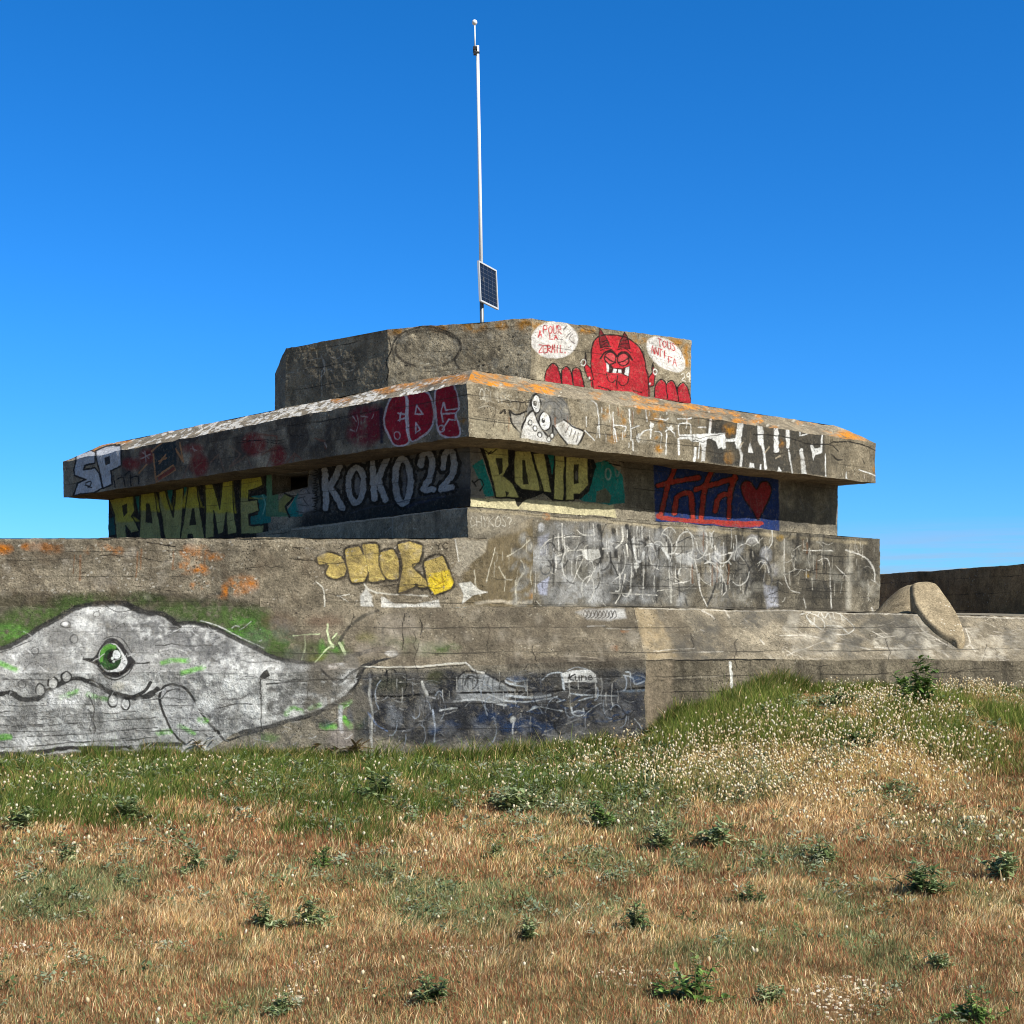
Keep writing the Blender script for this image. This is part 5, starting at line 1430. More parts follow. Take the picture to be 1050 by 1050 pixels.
tong = np.array([(282, 238), (286, 205), (310, 187), (355, 182), (400, 183), (450, 200), (500, 265), (545, 330), (585, 395), (630, 500), (650, 570), (637, 608), (600, 618), (560, 590), (470, 540), (380, 460), (332, 392), (302, 340), (288, 285)], float)
q = _spline(tong, True, 6)
q = np.stack([890 + q[:, 0] * .15238, 570 + q[:, 1] * .15238], 1)
def tong_pt(x, y):
    t = (y - 597) / (664 - 597)
    return P(x, y, 21.05 - 1.27 * t + .003 * (x - 960))
ring0 = np.array([tong_pt(x, y) for x, y in q])
c0 = ring0.mean(0)
nrm = np.array([.10, -.66, .74]); nrm /= np.linalg.norm(nrm)
rs = []
down = np.array([.02, .30, -.62])
for d_ in (1.0, .75, .5, .25): rs.append((ring0 - c0) * (1 - .12 * d_) + c0 + down * .42 * d_)
nn = 14
for k_ in range(nn + 1):
    a = k_ / nn * math.pi / 2 * .999
    s_ = math.cos(a) if k_ else 1.0
    h_ = .085 * math.sin(min(1, (1 - s_) / .12) * math.pi / 2)
    rs.append((ring0 - c0) * (1 - (1 - s_)) + c0 + nrm * h_)
n = len(ring0)
V = np.concatenate(rs + [c0[None] + nrm * .085]); V = V + (displace(V) - V) * .7
F = [(i * n + k_, i * n + (k_ + 1) % n, (i + 1) * n + (k_ + 1) % n, (i + 1) * n + k_) for i in range(len(rs) - 1) for k_ in range(n)]
link_mesh('lip', raw_mesh('lip', V, np.array(F), np.array([((len(rs) - 1) * n + k_, (len(rs) - 1) * n + (k_ + 1) % n, len(V) - 1) for k_ in range(n)]), smooth=True), M_DOME, DOME)

# ------------------------------------------------------------------ dark wall far right
fa, fb = P(900, 588, 31.0), P(1050, 579, 25.8)
fa[2] = fb[2] = 2.73
fb = fa + (fb - fa) * 1.9
L = 240; Hn = 40
V, F = [], []
off = np.array([.85, .3, 0])
prof = [(0, 0, -0.5), (0, 0, .7), (0, 0, 2.6), (0, 0, 2.73), (.35, .12, 2.74), (.85, .3, 2.73), (.85, .3, -.5)]
pp = []
for i in range(len(prof) - 1):
    k_ = 24 if i == 1 else 4
    for s_ in range(k_): pp.append(np.array(prof[i]) * (1 - s_ / k_) + np.array(prof[i + 1]) * (s_ / k_))
pp.append(np.array(prof[-1]))
for i in range(L + 1):
    b_ = fa + (fb - fa) * i / L
    for z in pp: V.append((b_[0] + z[0], b_[1] + z[1], z[2]))
m_ = len(pp)
F = [(i * m_ + j, (i + 1) * m_ + j, (i + 1) * m_ + j + 1, i * m_ + j + 1) for i in range(L) for j in range(m_ - 1)]
V = np.array(V); e0 = len(V)
V = displace(V)
far = link_mesh('concrete_wall', raw_mesh('concrete_wall', V, np.array(F)), M_FAR)
tag(far, 'long dark board-marked concrete wall behind the dome at the right edge', 'wall')

# ------------------------------------------------------------------ terrain
def smooth01(a, b, x): return sstep(a, b, x)


def gz(x, y):
    x = np.asarray(x, float); y = np.asarray(y, float)
    p = np.stack([x, y, np.zeros_like(x)], -1).reshape(-1, 3)
    und = ((fbm(p, .35, 3, 9) - .5) * .16 + (fbm(p, 1.6, 3, 19) - .5) * .05).reshape(x.shape)
    wall = 17.0 + np.clip((x - 1.7) * .38, 0, 6)
    mound = .62 * smooth01(1.0, 3.4, x) * smooth01(10.3, 17.3, y) + .02 * np.exp(-((x - 2.9) / 1.0) ** 2 - ((y - 17.6) / 1.3) ** 2) - .05 * smooth01(4, 8, x) * smooth01(15, 18, y)
    left = -.10 * smooth01(13.5, 16.8, y) * smooth01(1.5, -1.0, x)
    far_ = smooth01(26, 40, np.abs(y - 10)) + smooth01(18, 30, np.abs(x))
    return und * (1 - np.clip(far_, 0, 1)) + mound * (1 - smooth01(24, 34, y)) * (1 - smooth01(14, 30, x)) + left


def axis(lo, hi, step, far):
    c = np.arange(lo, hi + step / 2, step)
    return np.concatenate([-far[::-1] + lo, c, far + hi])


fx = np.array([.5, 1.5, 3, 6, 12, 25, 50, 120, 300, 800, 2500])
xs = axis(-9, 11, .10, fx); ys = axis(2.0, 20.5, .10, fx)
gx, gy = np.meshgrid(xs, ys)
gzv = gz(gx, gy)
V = np.stack([gx, gy, gzv], -1).reshape(-1, 3)
w = len(xs)
i, j = np.meshgrid(np.arange(len(xs) - 1), np.arange(len(ys) - 1)); a = (j * w + i).ravel()
F = np.stack([a, a + 1, a + w + 1, a + w], 1)
m, nt, b = new_mat('dry_soil'); k = NT(nt)
tc = k.n('ShaderNodeTexCoord').outputs['Object']
c = k.mix(k.ramp(k.noise(tc, 1.4, 8, .65), .42, .58), lin((132, 96, 64)), lin((104, 98, 58)))
c = k.mix(k.ramp(k.noise(tc, 26, 6, .7), .35, .7), c, lin((146, 112, 78)))
c = k.mix(k.math('MULTIPLY', k.ramp(k.noise(tc, 5.5, 6, .7), .55, .7), .6), c, lin((52, 46, 30)))
k.l(c, b.inputs['Base Color']); b.inputs['Roughness'].default_value = .95; b.inputs['Specular IOR Level'].default_value = .1
bp = k.n('ShaderNodeBump'); bp.inputs['Strength'].default_value = .8; bp.inputs['Distance'].default_value = .05
k.l(k.noise(tc, 22, 8, .75), bp.inputs['Height']); k.l(bp.outputs[0], b.inputs['Normal'])
tag(link_mesh('ground', raw_mesh('ground', V, F, smooth=True), m), kind='structure')

# ------------------------------------------------------------------ grass
def ground_at(px, py):
    """where the sight line of a photo pixel meets the ground"""
    Y = 1.6 * FOC / max(py - HY, 20)
    Y = min(Y, 19)
    for _ in range(25):
        x = (px - CX) / FOC * Y
        zz = float(gz(np.array([x]), np.array([Y]))[0])
        Yn = (EYE - zz) * FOC / max(py - HY, 20)
        Y = .5 * Y + .5 * min(Yn, 20)
    return (px - CX) / FOC * Y, Y


def blobs(lst):
    out = []
    for (px, py, rx, ry, wgt) in lst:
        x, y = ground_at(px, py)
        x2, y2 = ground_at(px, max(py - ry, 702))
        out.append((x, y, rx / FOC * y, max(abs(y2 - y), .15), wgt))
    return out


def field(bl, x, y, nz):
    f = np.zeros_like(x)
    for (cx, cy, rx, ry, wgt) in bl:
        d = np.sqrt(((x - cx) / rx) ** 2 + ((y - cy) / ry) ** 2) + (nz - .5) * 2.2
        f = np.maximum(f, wgt * sstep(1.15, .55, d))
    return f


GREEN = blobs([(60, 800, 130, 26, 1), (180, 795, 120, 26, 1), (300, 790, 90, 24, .95), (400, 792, 70, 26, 1), (460, 800, 40, 22, .9), (10, 820, 50, 20, .8), (560, 790, 70, 22, .9), (640, 800, 60, 30, .8), (330, 812, 60, 14, .6)])
FINE = blobs([(760, 722, 80, 26, 1), (720, 745, 50, 22, 1), (800, 735, 60, 20, .9), (970, 752, 70, 18, .75), (1035, 740, 50, 26, .9), (1015, 785, 40, 12, .5), (840, 712, 50, 14, .9), (690, 760, 20, 14, .9)])
BLUE = blobs([(600, 815, 90, 28, .9), (650, 850, 70, 30, .9), (620, 880, 50, 22, .8), (540, 850, 50, 20, .6), (430, 920, 60, 24, .9), (500, 920, 60, 20, .7), (60, 915, 70, 26, .95), (30, 870, 40, 18, .6), (390, 895, 40, 18, .7), (860, 930, 60, 28, .8), (800, 960, 50, 22, .6), (890, 975, 40, 26, .8), (760, 975, 50, 18, .8), (700, 880, 30, 18, .7), (740, 800, 50, 24, .7), (1000, 920, 40, 20, .6), (600, 930, 60, 16, .5), (980, 850, 60, 20, .4), (320, 900, 60, 16, .4), (700, 975, 40, 16, .6), (640, 1010, 50, 12, .3), (270, 1030, 40, 16, .5), (800, 880, 60, 18, .5)])
STRAWP = blobs([(790, 770, 100, 50, 1), (900, 780, 90, 40, 1), (850, 820, 100, 34, .9), (720, 815, 60, 26, .6), (910, 735, 40, 16, .9), (1010, 712, 40, 10, .9), (950, 810, 60, 24, .6), (220, 935, 60, 18, .7), (440, 860, 40, 14, .6), (620, 860, 30, 12, .4), (850, 1020, 70, 18, .5)])
BARE = blobs([(840, 1022, 50, 10, 1), (880, 1012, 40, 5, 1), (860, 1035, 40, 5, 1), (155, 968, 22, 4, .9), (80, 978, 20, 4, .9), (300, 1020, 25, 5, .8), (480, 975, 40, 6, .6), (640, 1000, 30, 5, .5), (25, 972, 20, 5, .7), (325, 985, 20, 4, .7)])


def scatter(n, y0, y1, spread=.44, pw=1.0):
    """points over the meadow in front of the bunker, even per square metre"""
    u = RNG.random(n)
    y = np.sqrt(y0 ** 2 + u * (y1 ** 2 - y0 ** 2)) if pw == 1 else y0 + u * (y1 - y0)
    x = (RNG.random(n) * 2 - 1) * (spread * y + .5)
    wall = np.where(x < 1.75, 16.95 + np.clip((x + 3.1) * .16, 0, .8), 17.75 + (x - 1.75) * .385)
    ok = (y < wall - .03)
    return x[ok], y[ok]


def pal(*cols): return [lin(c) for c in cols]


RUST = pal((178, 126, 86), (162, 100, 68), (194, 150, 110), (148, 86, 60), (182, 148, 108), (136, 104, 70))
STRAW = pal((226, 196, 146), (212, 178, 122), (236, 214, 170), (200, 160, 106))
GRN_ = pal((88, 112, 46), (72, 96, 34), (112, 124, 58), (60, 82, 28), (130, 128, 68))
FGR = pal((104, 122, 48), (88, 108, 36), (126, 134, 62), (76, 94, 34), (150, 142, 80))
BLU = pal((132, 140, 94), (114, 126, 78), (150, 154, 110), (100, 110, 66), (160, 152, 104))
OLV = pal((140, 124, 68), (120, 112, 58), (156, 136, 84))


def blades(name, n, y0, y1, hmul, wmul, spread=.44, density=None, label=None):
    x, y = scatter(n, y0, y1, spread)
    p = np.stack([x, y, np.zeros_like(x)], 1)
    nz = fbm(p, .9, 4, 70); nz2 = fbm(p, 3.0, 3, 80); nz3 = fbm(p, 7.0, 2, 90)
    g, fi, bl, sp, ba = (field(q, x, y, nz) for q in (GREEN, FINE, BLUE, STRAWP, BARE))
    keep = RNG.random(len(x)) > ba * .75
    keep &= RNG.random(len(x)) > sstep(.62, .75, nz3) * .55
    x, y, nz, nz2, nz3, g, fi, bl, sp = (q[keep] for q in (x, y, nz, nz2, nz3, g, fi, bl, sp))
    N = len(x)
    z = gz(x, y)
    r = RNG.random(N)
    kind = np.zeros(N, int)                                  # 0 rust 1 straw 2 green 3 fine 4 blue 5 olive
    kind[r < .12 + sstep(.5, .66, nz2) * .30] = 1
    kind[(r > .80 - sstep(.48, .68, nz) * .25)] = 5
    kind[(r > .80 - .12 * sstep(9, 5, y))] = 4
    kind[RNG.random(N) < sp * .7] = 1
    kind[RNG.random(N) < bl * .85] = 4
    kind[RNG.random(N) < g * (.36 + .46 * sstep(.38, .6, nz2))] = 2
    kind[RNG.random(N) < fi * (.62 + .4 * nz2)] = 3
    hh = np.array([.048, .058, .085, .105, .050, .045])[kind] * RNG.uniform(.45, 1.35, N) * hmul * (1 + .5 * g + .7 * fi + .2 * sp)
    hh *= (.6 + .5 * nz2) * (.55 + 1.0 * nz3)
    ww = np.array([.0015, .0015, .0022, .0018, .0027, .0019])[kind] * wmul * RNG.uniform(.7, 1.3, N)
    # farther blades are a little broader: each stands for a few
    ww *= np.clip(y / 9.0, .75, 1.8)
    yaw = RNG.uniform(0, 2 * math.pi, N)
    ln = RNG.normal(0, .42, (N, 2)) + np.array([.06, .0]) + (np.stack([nz2, nz3], 1) - .5) * .9
    hh *= np.clip(.8 + (y - 5) * .06, .8, 1.0); ww *= np.clip(.75 + (y - 5) * .05, .75, 1.0)
    flat = RNG.random(N) < .28
    hh[flat] *= .45; ln[flat] *= 3.2
    ln = ln * hh[:, None]
    bx = np.stack([np.cos(yaw), np.sin(yaw)], 1) * ww[:, None]
    V = np.zeros((N, 5, 3), np.float32)
    V[:, 0, :2] = np.stack([x, y], 1) - bx; V[:, 1, :2] = np.stack([x, y], 1) + bx
    V[:, 0, 2] = V[:, 1, 2] = z - .01
    mid = np.stack([x, y], 1) + ln * .38
    head = np.where((kind == 0) | (kind == 1), 1.35, .8)[:, None]
    V[:, 2, :2] = mid - bx * head; V[:, 3, :2] = mid + bx * head
    V[:, 2, 2] = V[:, 3, 2] = z + hh * .58
    V[:, 4, :2] = np.stack([x, y], 1) + ln
    V[:, 4, 2] = z + hh
    C = np.ones((N, 5, 4), np.float32)
    for kk, P_ in enumerate((RUST, STRAW, GRN_, FGR, BLU, OLV)):
        s = np.nonzero(kind == kk)[0]
        if not len(s): continue
        pc = np.array(P_)[RNG.integers(0, len(P_), len(s))]
        pc = pc * RNG.uniform(.75, 1.2, (len(s), 1)) * (.80 + .45 * nz[s])[:, None] * (.62 + .8 * nz3[s])[:, None]
        C[s, :, :3] = pc[:, None]
    b5 = np.arange(N)[:, None] * 5
    F4 = b5 + np.array([[0, 1, 3, 2]]); F3 = b5 + np.array([[2, 3, 4]])
    o = link_mesh(name, raw_mesh(name, V.reshape(-1, 3), F4, F3, colors=C.reshape(-1, 4)), M_GRASS)
    return tag(o, label, 'grass', kind='stuff')


M_GRASS = attr_mat('grass_blades', transl=.3)
blades('meadow_grass', N_GRASS, 4.6, 24, 1.0, 1.0, label='short dry rust and green grass covering the meadow in front of the bunker')
blades('short_grass', 330000, 4.4, 8.6, .72, .85, label='thin short straw and moss-green grass filling the nearest part of the meadow')
blades('tall_stalks', 14000, 4.8, 18, 2.3, .9, label='single taller dry stalks standing out of the short meadow grass')


# tall green grass crowding the foot of the wall
def wall_grass():
    n = int(N_GRASS * .10)
    x = RNG.uniform(-9, 10, n)
    wl = np.where(x < 1.75, 16.95 + np.clip((x + 3.1) * .16, 0, .8), 17.75 + (x - 1.75) * .385)
    y = wl - .02 - np.abs(RNG.normal(0, .40, n))
    p = np.stack([x, y, 0 * x], 1); nz = fbm(p, 1.9, 4, 44)
    keep = (RNG.random(n) < sstep(.3, .55, nz) * np.where((x > .2) & (x < 1.6), .35, 1)); x, y, nz = x[keep], y[keep], nz[keep]; N = len(x)
    z = gz(x, y)
    hh = RNG.uniform(.05, .30, N) * (.12 + 3.4 * np.maximum(nz - .40, 0)) * np.where(x > 4, .75, 1); ww = RNG.uniform(.003, .006, N); yaw = RNG.uniform(0, 6.28, N)
    ln = (RNG.normal(0, .32, (N, 2)) + np.array([.1, -.1])) * hh[:, None]
    bx = np.stack([np.cos(yaw), np.sin(yaw)], 1) * ww[:, None]; xy_ = np.stack([x, y], 1)
    V = np.zeros((N, 5, 3), np.float32)
    V[:, 0, :2] = xy_ - bx; V[:, 1, :2] = xy_ + bx; V[:, 0, 2] = V[:, 1, 2] = z - .02
    V[:, 2, :2] = xy_ + ln * .35 - bx * .8; V[:, 3, :2] = xy_ + ln * .35 + bx * .8; V[:, 2, 2] = V[:, 3, 2] = z + hh * .6
    V[:, 4, :2] = xy_ + ln; V[:, 4, 2] = z + hh
    pc = np.array(GRN_ + FGR)[RNG.integers(0, 10, N)]
    st = RNG.random(N) < .10; pc[st] = np.array(STRAW)[RNG.integers(0, 4, st.sum())]
    C = np.ones((N, 5, 4), np.float32); C[:, :, :3] = (pc * RNG.uniform(.7, 1.15, (N, 1)))[:, None]
    b5 = np.arange(N)[:, None] * 5
    o = link_mesh('tall_grass', raw_mesh('tall_grass', V.reshape(-1, 3), b5 + np.array([[0, 1, 3, 2]]), b5 + np.array([[2, 3, 4]]), colors=C.reshape(-1, 4)), M_GRASS)
    tag(o, 'tall green grass growing along the foot of the bunker wall', 'grass', kind='stuff')
wall_grass()


# low grey-green herbs creeping through the turf
def herbs():
    x, y = scatter(42000, 4.7, 21)
    p = np.stack([x, y, 0 * x], 1); nz = fbm(p, .9, 4, 70); n2 = fbm(p, 2.4, 4, 301); n3 = fbm(p, 6.0, 3, 302)
    pr = field(BLUE, x, y, nz) * .6 * sstep(.35, .6, n3) + .75 * sstep(.52, .62, n2) * sstep(.4, .6, n3) + .12 * field(GREEN, x, y, nz) * sstep(.45, .65, n3) + .01
    k_ = RNG.random(len(x)) < pr * np.clip(y / 8, .6, 1); x, y = x[k_], y[k_]; M = len(x)
    nl = 12
    S_c = RNG.uniform(.022, .085, M) * np.clip(y / 9, .75, 1.6)
    cx = np.repeat(x, nl) + RNG.normal(0, .45, M * nl) * np.repeat(S_c, nl); cy = np.repeat(y, nl) + RNG.normal(0, .45, M * nl) * np.repeat(S_c, nl)
    sz = np.repeat(S_c, nl); N = len(cx)
    cz = gz(cx, cy) + sz * RNG.uniform(.3, 1.1, N)
    a = RNG.uniform(0, 6.28, N); e = RNG.uniform(-.2, .8, N); L = sz * RNG.uniform(.3, .6, N); Wd = L * RNG.uniform(.18, .36, N)
    d = np.stack([np.cos(a) * np.cos(e), np.sin(a) * np.cos(e), np.sin(e)], 1); sd = np.stack([-np.sin(a), np.cos(a), RNG.uniform(-.4, .4, N)], 1)
    c = np.stack([cx, cy, cz], 1)
    V = np.zeros((N, 4, 3), np.float32)
    V[:, 0] = c; V[:, 1] = c + d * (L * .5)[:, None] + sd * Wd[:, None]; V[:, 2] = c + d * L[:, None]; V[:, 3] = c + d * (L * .5)[:, None] - sd * Wd[:, None]
    hp_ = np.array(pal((126, 138, 104), (104, 120, 80), (146, 156, 124), (90, 106, 64), (118, 124, 74), (160, 164, 136)))
    ci = np.repeat(RNG.integers(0, 6, M), nl)
    C = np.ones((N, 4, 4), np.float32); C[:, :, :3] = (hp_[ci] * RNG.uniform(.7, 1.2, (N, 1)))[:, None]
    o = link_mesh('low_herbs', raw_mesh('low_herbs', V.reshape(-1, 3), np.arange(N * 4).reshape(-1, 4), colors=C.reshape(-1, 4)), M_GRASS)
    tag(o, 'low grey-green herbs creeping in patches through the dry grass', 'ground cover', kind='stuff')
herbs()


# fluffy pale seed heads
def seed_heads():
    x, y = scatter(80000, 4.8, 22)
    p = np.stack([x, y, 0 * x], 1); nz = fbm(p, .9, 4, 70)
    HT = blobs([(800, 765, 100, 40, 1), (890, 770, 80, 40, 1), (790, 780, 110, 50, .9), (850, 800, 110, 40, .9), (720, 800, 70, 34, .7), (910, 730, 60, 18, .9), (1000, 715, 60, 14, 1), (950, 800, 80, 26, .7), (640, 800, 70, 34, .28), (560, 815, 60, 24, .14), (80, 815, 90, 22, .12), (160, 790, 90, 20, .07), (40, 840, 60, 14, .12), (70, 880, 30, 12, .5), (690, 770, 30, 10, .2), (250, 790, 80, 16, .07), (400, 810, 60, 14, .08), (1020, 860, 40, 30, .25), (930, 840, 50, 20, .4), (470, 830, 60, 16, .08), (740, 770, 40, 10, .2), (870, 745, 40, 16, .7)])
    pr = field(HT, x, y, nz) * .62 + .012
    keep = RNG.random(len(x)) < pr; x, y = x[keep], y[keep]; N = len(x)
    z = gz(x, y); h = RNG.uniform(.08, .24, N) * np.where(y > 12, 1.0, .62) * np.where(x < .5, .7, 1); r_ = RNG.uniform(.007, .0125, N) * np.where(y < 9, .75, 1); L_ = RNG.uniform(.018, .038, N) * np.where(y < 9, .75, 1)
    tl = RNG.normal(0, .22, (N, 2)) + np.array([.12, -.02])
    top = np.stack([x + tl[:, 0] * h, y + tl[:, 1] * h, z + h], 1)
    ax = np.stack([tl[:, 0] * 1.8, tl[:, 1] * 1.8, np.ones(N)], 1); ax /= np.linalg.norm(ax, axis=1)[:, None]
    s1 = np.cross(ax, np.array([[1.0, 0, 0]])); s1 /= np.linalg.norm(s1, axis=1)[:, None]; s2 = np.cross(ax, s1)
    S = 6; prof = [(0, .15), (.25, .85), (.6, 1.0), (.88, .55), (1.0, .1)]
    V = np.zeros((N, len(prof) * S + 4, 3), np.float32)
    for i, (t, q) in enumerate(prof):
        for k_ in range(S):
            a = 2 * math.pi * k_ / S
            V[:, i * S + k_] = top + ax * (L_ * t)[:, None] + (s1 * math.cos(a) + s2 * math.sin(a)) * (r_ * q)[:, None]
    e = len(prof) * S
    V[:, e] = np.stack([x - .0012, y, z - .02], 1); V[:, e + 1] = np.stack([x + .0012, y, z - .02], 1)
    V[:, e + 2] = top + np.array([.0010, 0, .002]); V[:, e + 3] = top + np.array([-.0010, 0, .002])
    q = [(i * S + k_, i * S + (k_ + 1) % S, (i + 1) * S + (k_ + 1) % S, (i + 1) * S + k_) for i in range(len(prof) - 1) for k_ in range(S)] + [(e, e + 1, e + 2, e + 3)]
    F = (np.arange(N)[:, None, None] * V.shape[1] + np.array(q)[None]).reshape(-1, 4)
    C = np.ones((N, V.shape[1], 4), np.float32)
    base = np.array(pal((232, 218, 182), (220, 200, 158), (236, 226, 200), (204, 178, 136)))[RNG.integers(0, 4, N)]
    C[:, :, :3] = base[:, None]; C[:, e:, :3] = lin((176, 160, 96))
    o = link_mesh('hares_tail_grass', raw_mesh('hares_tail_grass', V.reshape(-1, 3), F, smooth=True, colors=C.reshape(-1, 4)), M_GRASS)
    tag(o, 'pale fluffy seed heads on thin stems across the mound and wall foot', 'seed heads', kind='stuff')
seed_heads()


# pale chips and dried litter in the bare patches
def litter():
    xs_, ys_ = [], []
    for (cx, cy, rx, ry, wgt) in BARE:
        n = int(420 * rx * max(ry, .2) * 8)
        n = min(max(n, 40), 420)
        a = RNG.uniform(0, 6.28, n); q = np.sqrt(RNG.random(n)) * 1.15
        xs_.append(cx + rx * q * np.cos(a)); ys_.append(cy + ry * q * np.sin(a))
    x, y = np.concatenate(xs_), np.concatenate(ys_); N = len(x); z = gz(x, y)
    r_ = RNG.uniform(.002, .0075, N)
    S = 5
    V = np.zeros((N, 2 * S + 1, 3), np.float32)
    for k_ in range(S):
        a = 2 * math.pi * k_ / S + RNG.uniform(-.4, .4, N); q = r_ * RNG.uniform(.7, 1.3, N)
        V[:, k_] = np.stack([x + q * np.cos(a) * 1.5, y + q * np.sin(a), z - .004], 1)
        V[:, S + k_] = np.stack([x + q * .8 * np.cos(a) * 1.5, y + q * .8 * np.sin(a), z + r_ * RNG.uniform(.5, 1.0, N)], 1)
    V[:, 2 * S] = np.stack([x, y, z + r_ * 1.1], 1)
    f4 = [(k_, (k_ + 1) % S, S + (k_ + 1) % S, S + k_) for k_ in range(S)]; f3 = [(S + k_, S + (k_ + 1) % S, 2 * S) for k_ in range(S)]
    b_ = np.arange(N)[:, None, None] * (2 * S + 1)
    C = np.ones((N, 2 * S + 1, 4), np.float32); C[:, :, :3] = np.array(pal((190, 176, 150), (170, 152, 124), (206, 196, 176), (150, 128, 98)))[RNG.integers(0, 4, N)][:, None]
    o = link_mesh('pale_chips', raw_mesh('pale_chips', V.reshape(-1, 3), (b_ + np.array(f4)[None]).reshape(-1, 4), (b_ + np.array(f3)[None]).reshape(-1, 3), colors=C.reshape(-1, 4)), attr_mat('chip_stone', transl=0))
    tag(o, 'pale stone chips and litter in bare patches among the dry grass', 'stone chips', kind='stuff')
litter()

# ------------------------------------------------------------------ leafy weeds
M_LEAF = attr_mat('leaf', rough=.55, transl=.2, spec=.35)
M_STEM = plain('weed_stem', (116, 112, 70), .8)


def weed(px, py, wpx, hpx, label, cat='weed', group='leafy weeds in the meadow', name='leafy_weed', kind='blue', leafs=1.0, yoff=0.0):
    X, Y = ground_at(px, py)
    Y += yoff
    Z = float(gz(np.array([X]), np.array([Y]))[0])
    R = wpx / FOC * Y / 2 * 1.12; Hh = hpx / FOC * Y * 1.1
    rr = np.random.default_rng(int(px * 7 + py * 13))
    root = empty(name, (X, Y, Z), label, cat, group)
    V, F, C = [], [], []
    pals = {'blue': pal((118, 134, 84), (142, 156, 108), (88, 106, 60), (172, 178, 136)), 'green': pal((104, 134, 62), (84, 114, 50), (140, 160, 88), (66, 94, 42)), 'dark': pal((84, 104, 56), (104, 124, 74), (62, 80, 42), (138, 150, 104)), 'dry': pal((150, 128, 98), (120, 104, 80), (168, 148, 116), (110, 106, 72))}[kind]
    ns = max(6, int(15 * leafs))
    bm = bmesh.new()
    for s in range(ns):
        a = rr.uniform(0, 6.28); q = rr.random() ** .8 * (1.0 + .45 * math.sin(2 * a + px) + .25 * math.sin(5 * a + py))
        ex, ey = R * q * math.cos(a), R * q * math.sin(a) * .9
        hz = Hh * max(.25, 1.0 - .5 * q ** 2) * rr.uniform(.35, 1.05)
        p0 = Vector((X + ex * .15, Y + ey * .15, Z - .02)); p1 = Vector((X + ex * .65, Y + ey * .65, Z + hz * .6)); p2 = Vector((X + ex, Y + ey, Z + hz))
        tube(bm, [p0, p1, p2], [.004, .003, .0015], 5, False)
        nl = int(rr.integers(14, 22) * leafs)
        for l in range(nl):
            t = rr.uniform(.15, 1.0)
            base = (p0.lerp(p1, t * 2) if t < .5 else p1.lerp(p2, t * 2 - 1))
            la = rr.uniform(0, 6.28); up_ = rr.uniform(-.15, .85)
            ll = rr.uniform(.22, .50) * max(min(R, Hh), .05) * (1.15 - .4 * t)
            d = Vector((math.cos(la), math.sin(la), up_)).normalized()
            sd = d.cross(Vector((0, 0, 1))).normalized() * ll * (rr.uniform(.13, .22) if kind != 'dry' else .10)
            upv = sd.cross(d).normalized()
            dr = Vector((0, 0, -ll * rr.uniform(0, .3)))
            k0 = len(V)
            V += [base, base + d * ll * .35 + sd + upv * ll * .05, base + d * ll * .35 - sd + upv * ll * .05, base + d * ll * .38 - upv * ll * .02, base + d * ll * .75 + sd * .7 + dr * .5 + upv * ll * .04, base + d * ll * .75 - sd * .7 + dr * .5 + upv * ll * .04, base + d * ll * .75 + dr * .5, base + d * ll + dr]
            F += [(k0, k0 + 1, k0 + 3), (k0, k0 + 3, k0 + 2), (k0 + 1, k0 + 4, k0 + 6), (k0 + 1, k0 + 6, k0 + 3), (k0 + 3, k0 + 6, k0 + 5), (k0 + 3, k0 + 5, k0 + 2), (k0 + 4, k0 + 7, k0 + 6), (k0 + 6, k0 + 7, k0 + 5)]
            c_ = pals[int(rr.integers(0, 4))] * rr.uniform(.75, 1.2)
            C += [tuple(c_) + (1,)] * 8
    link_mesh('stem', bm_mesh('stem', bm), M_STEM, root)
    link_mesh('leaf_clump', raw_mesh('leaf_clump', np.array([tuple(v) for v in V]), None, np.array(F), colors=np.array(C)), M_LEAF, root)
    return root


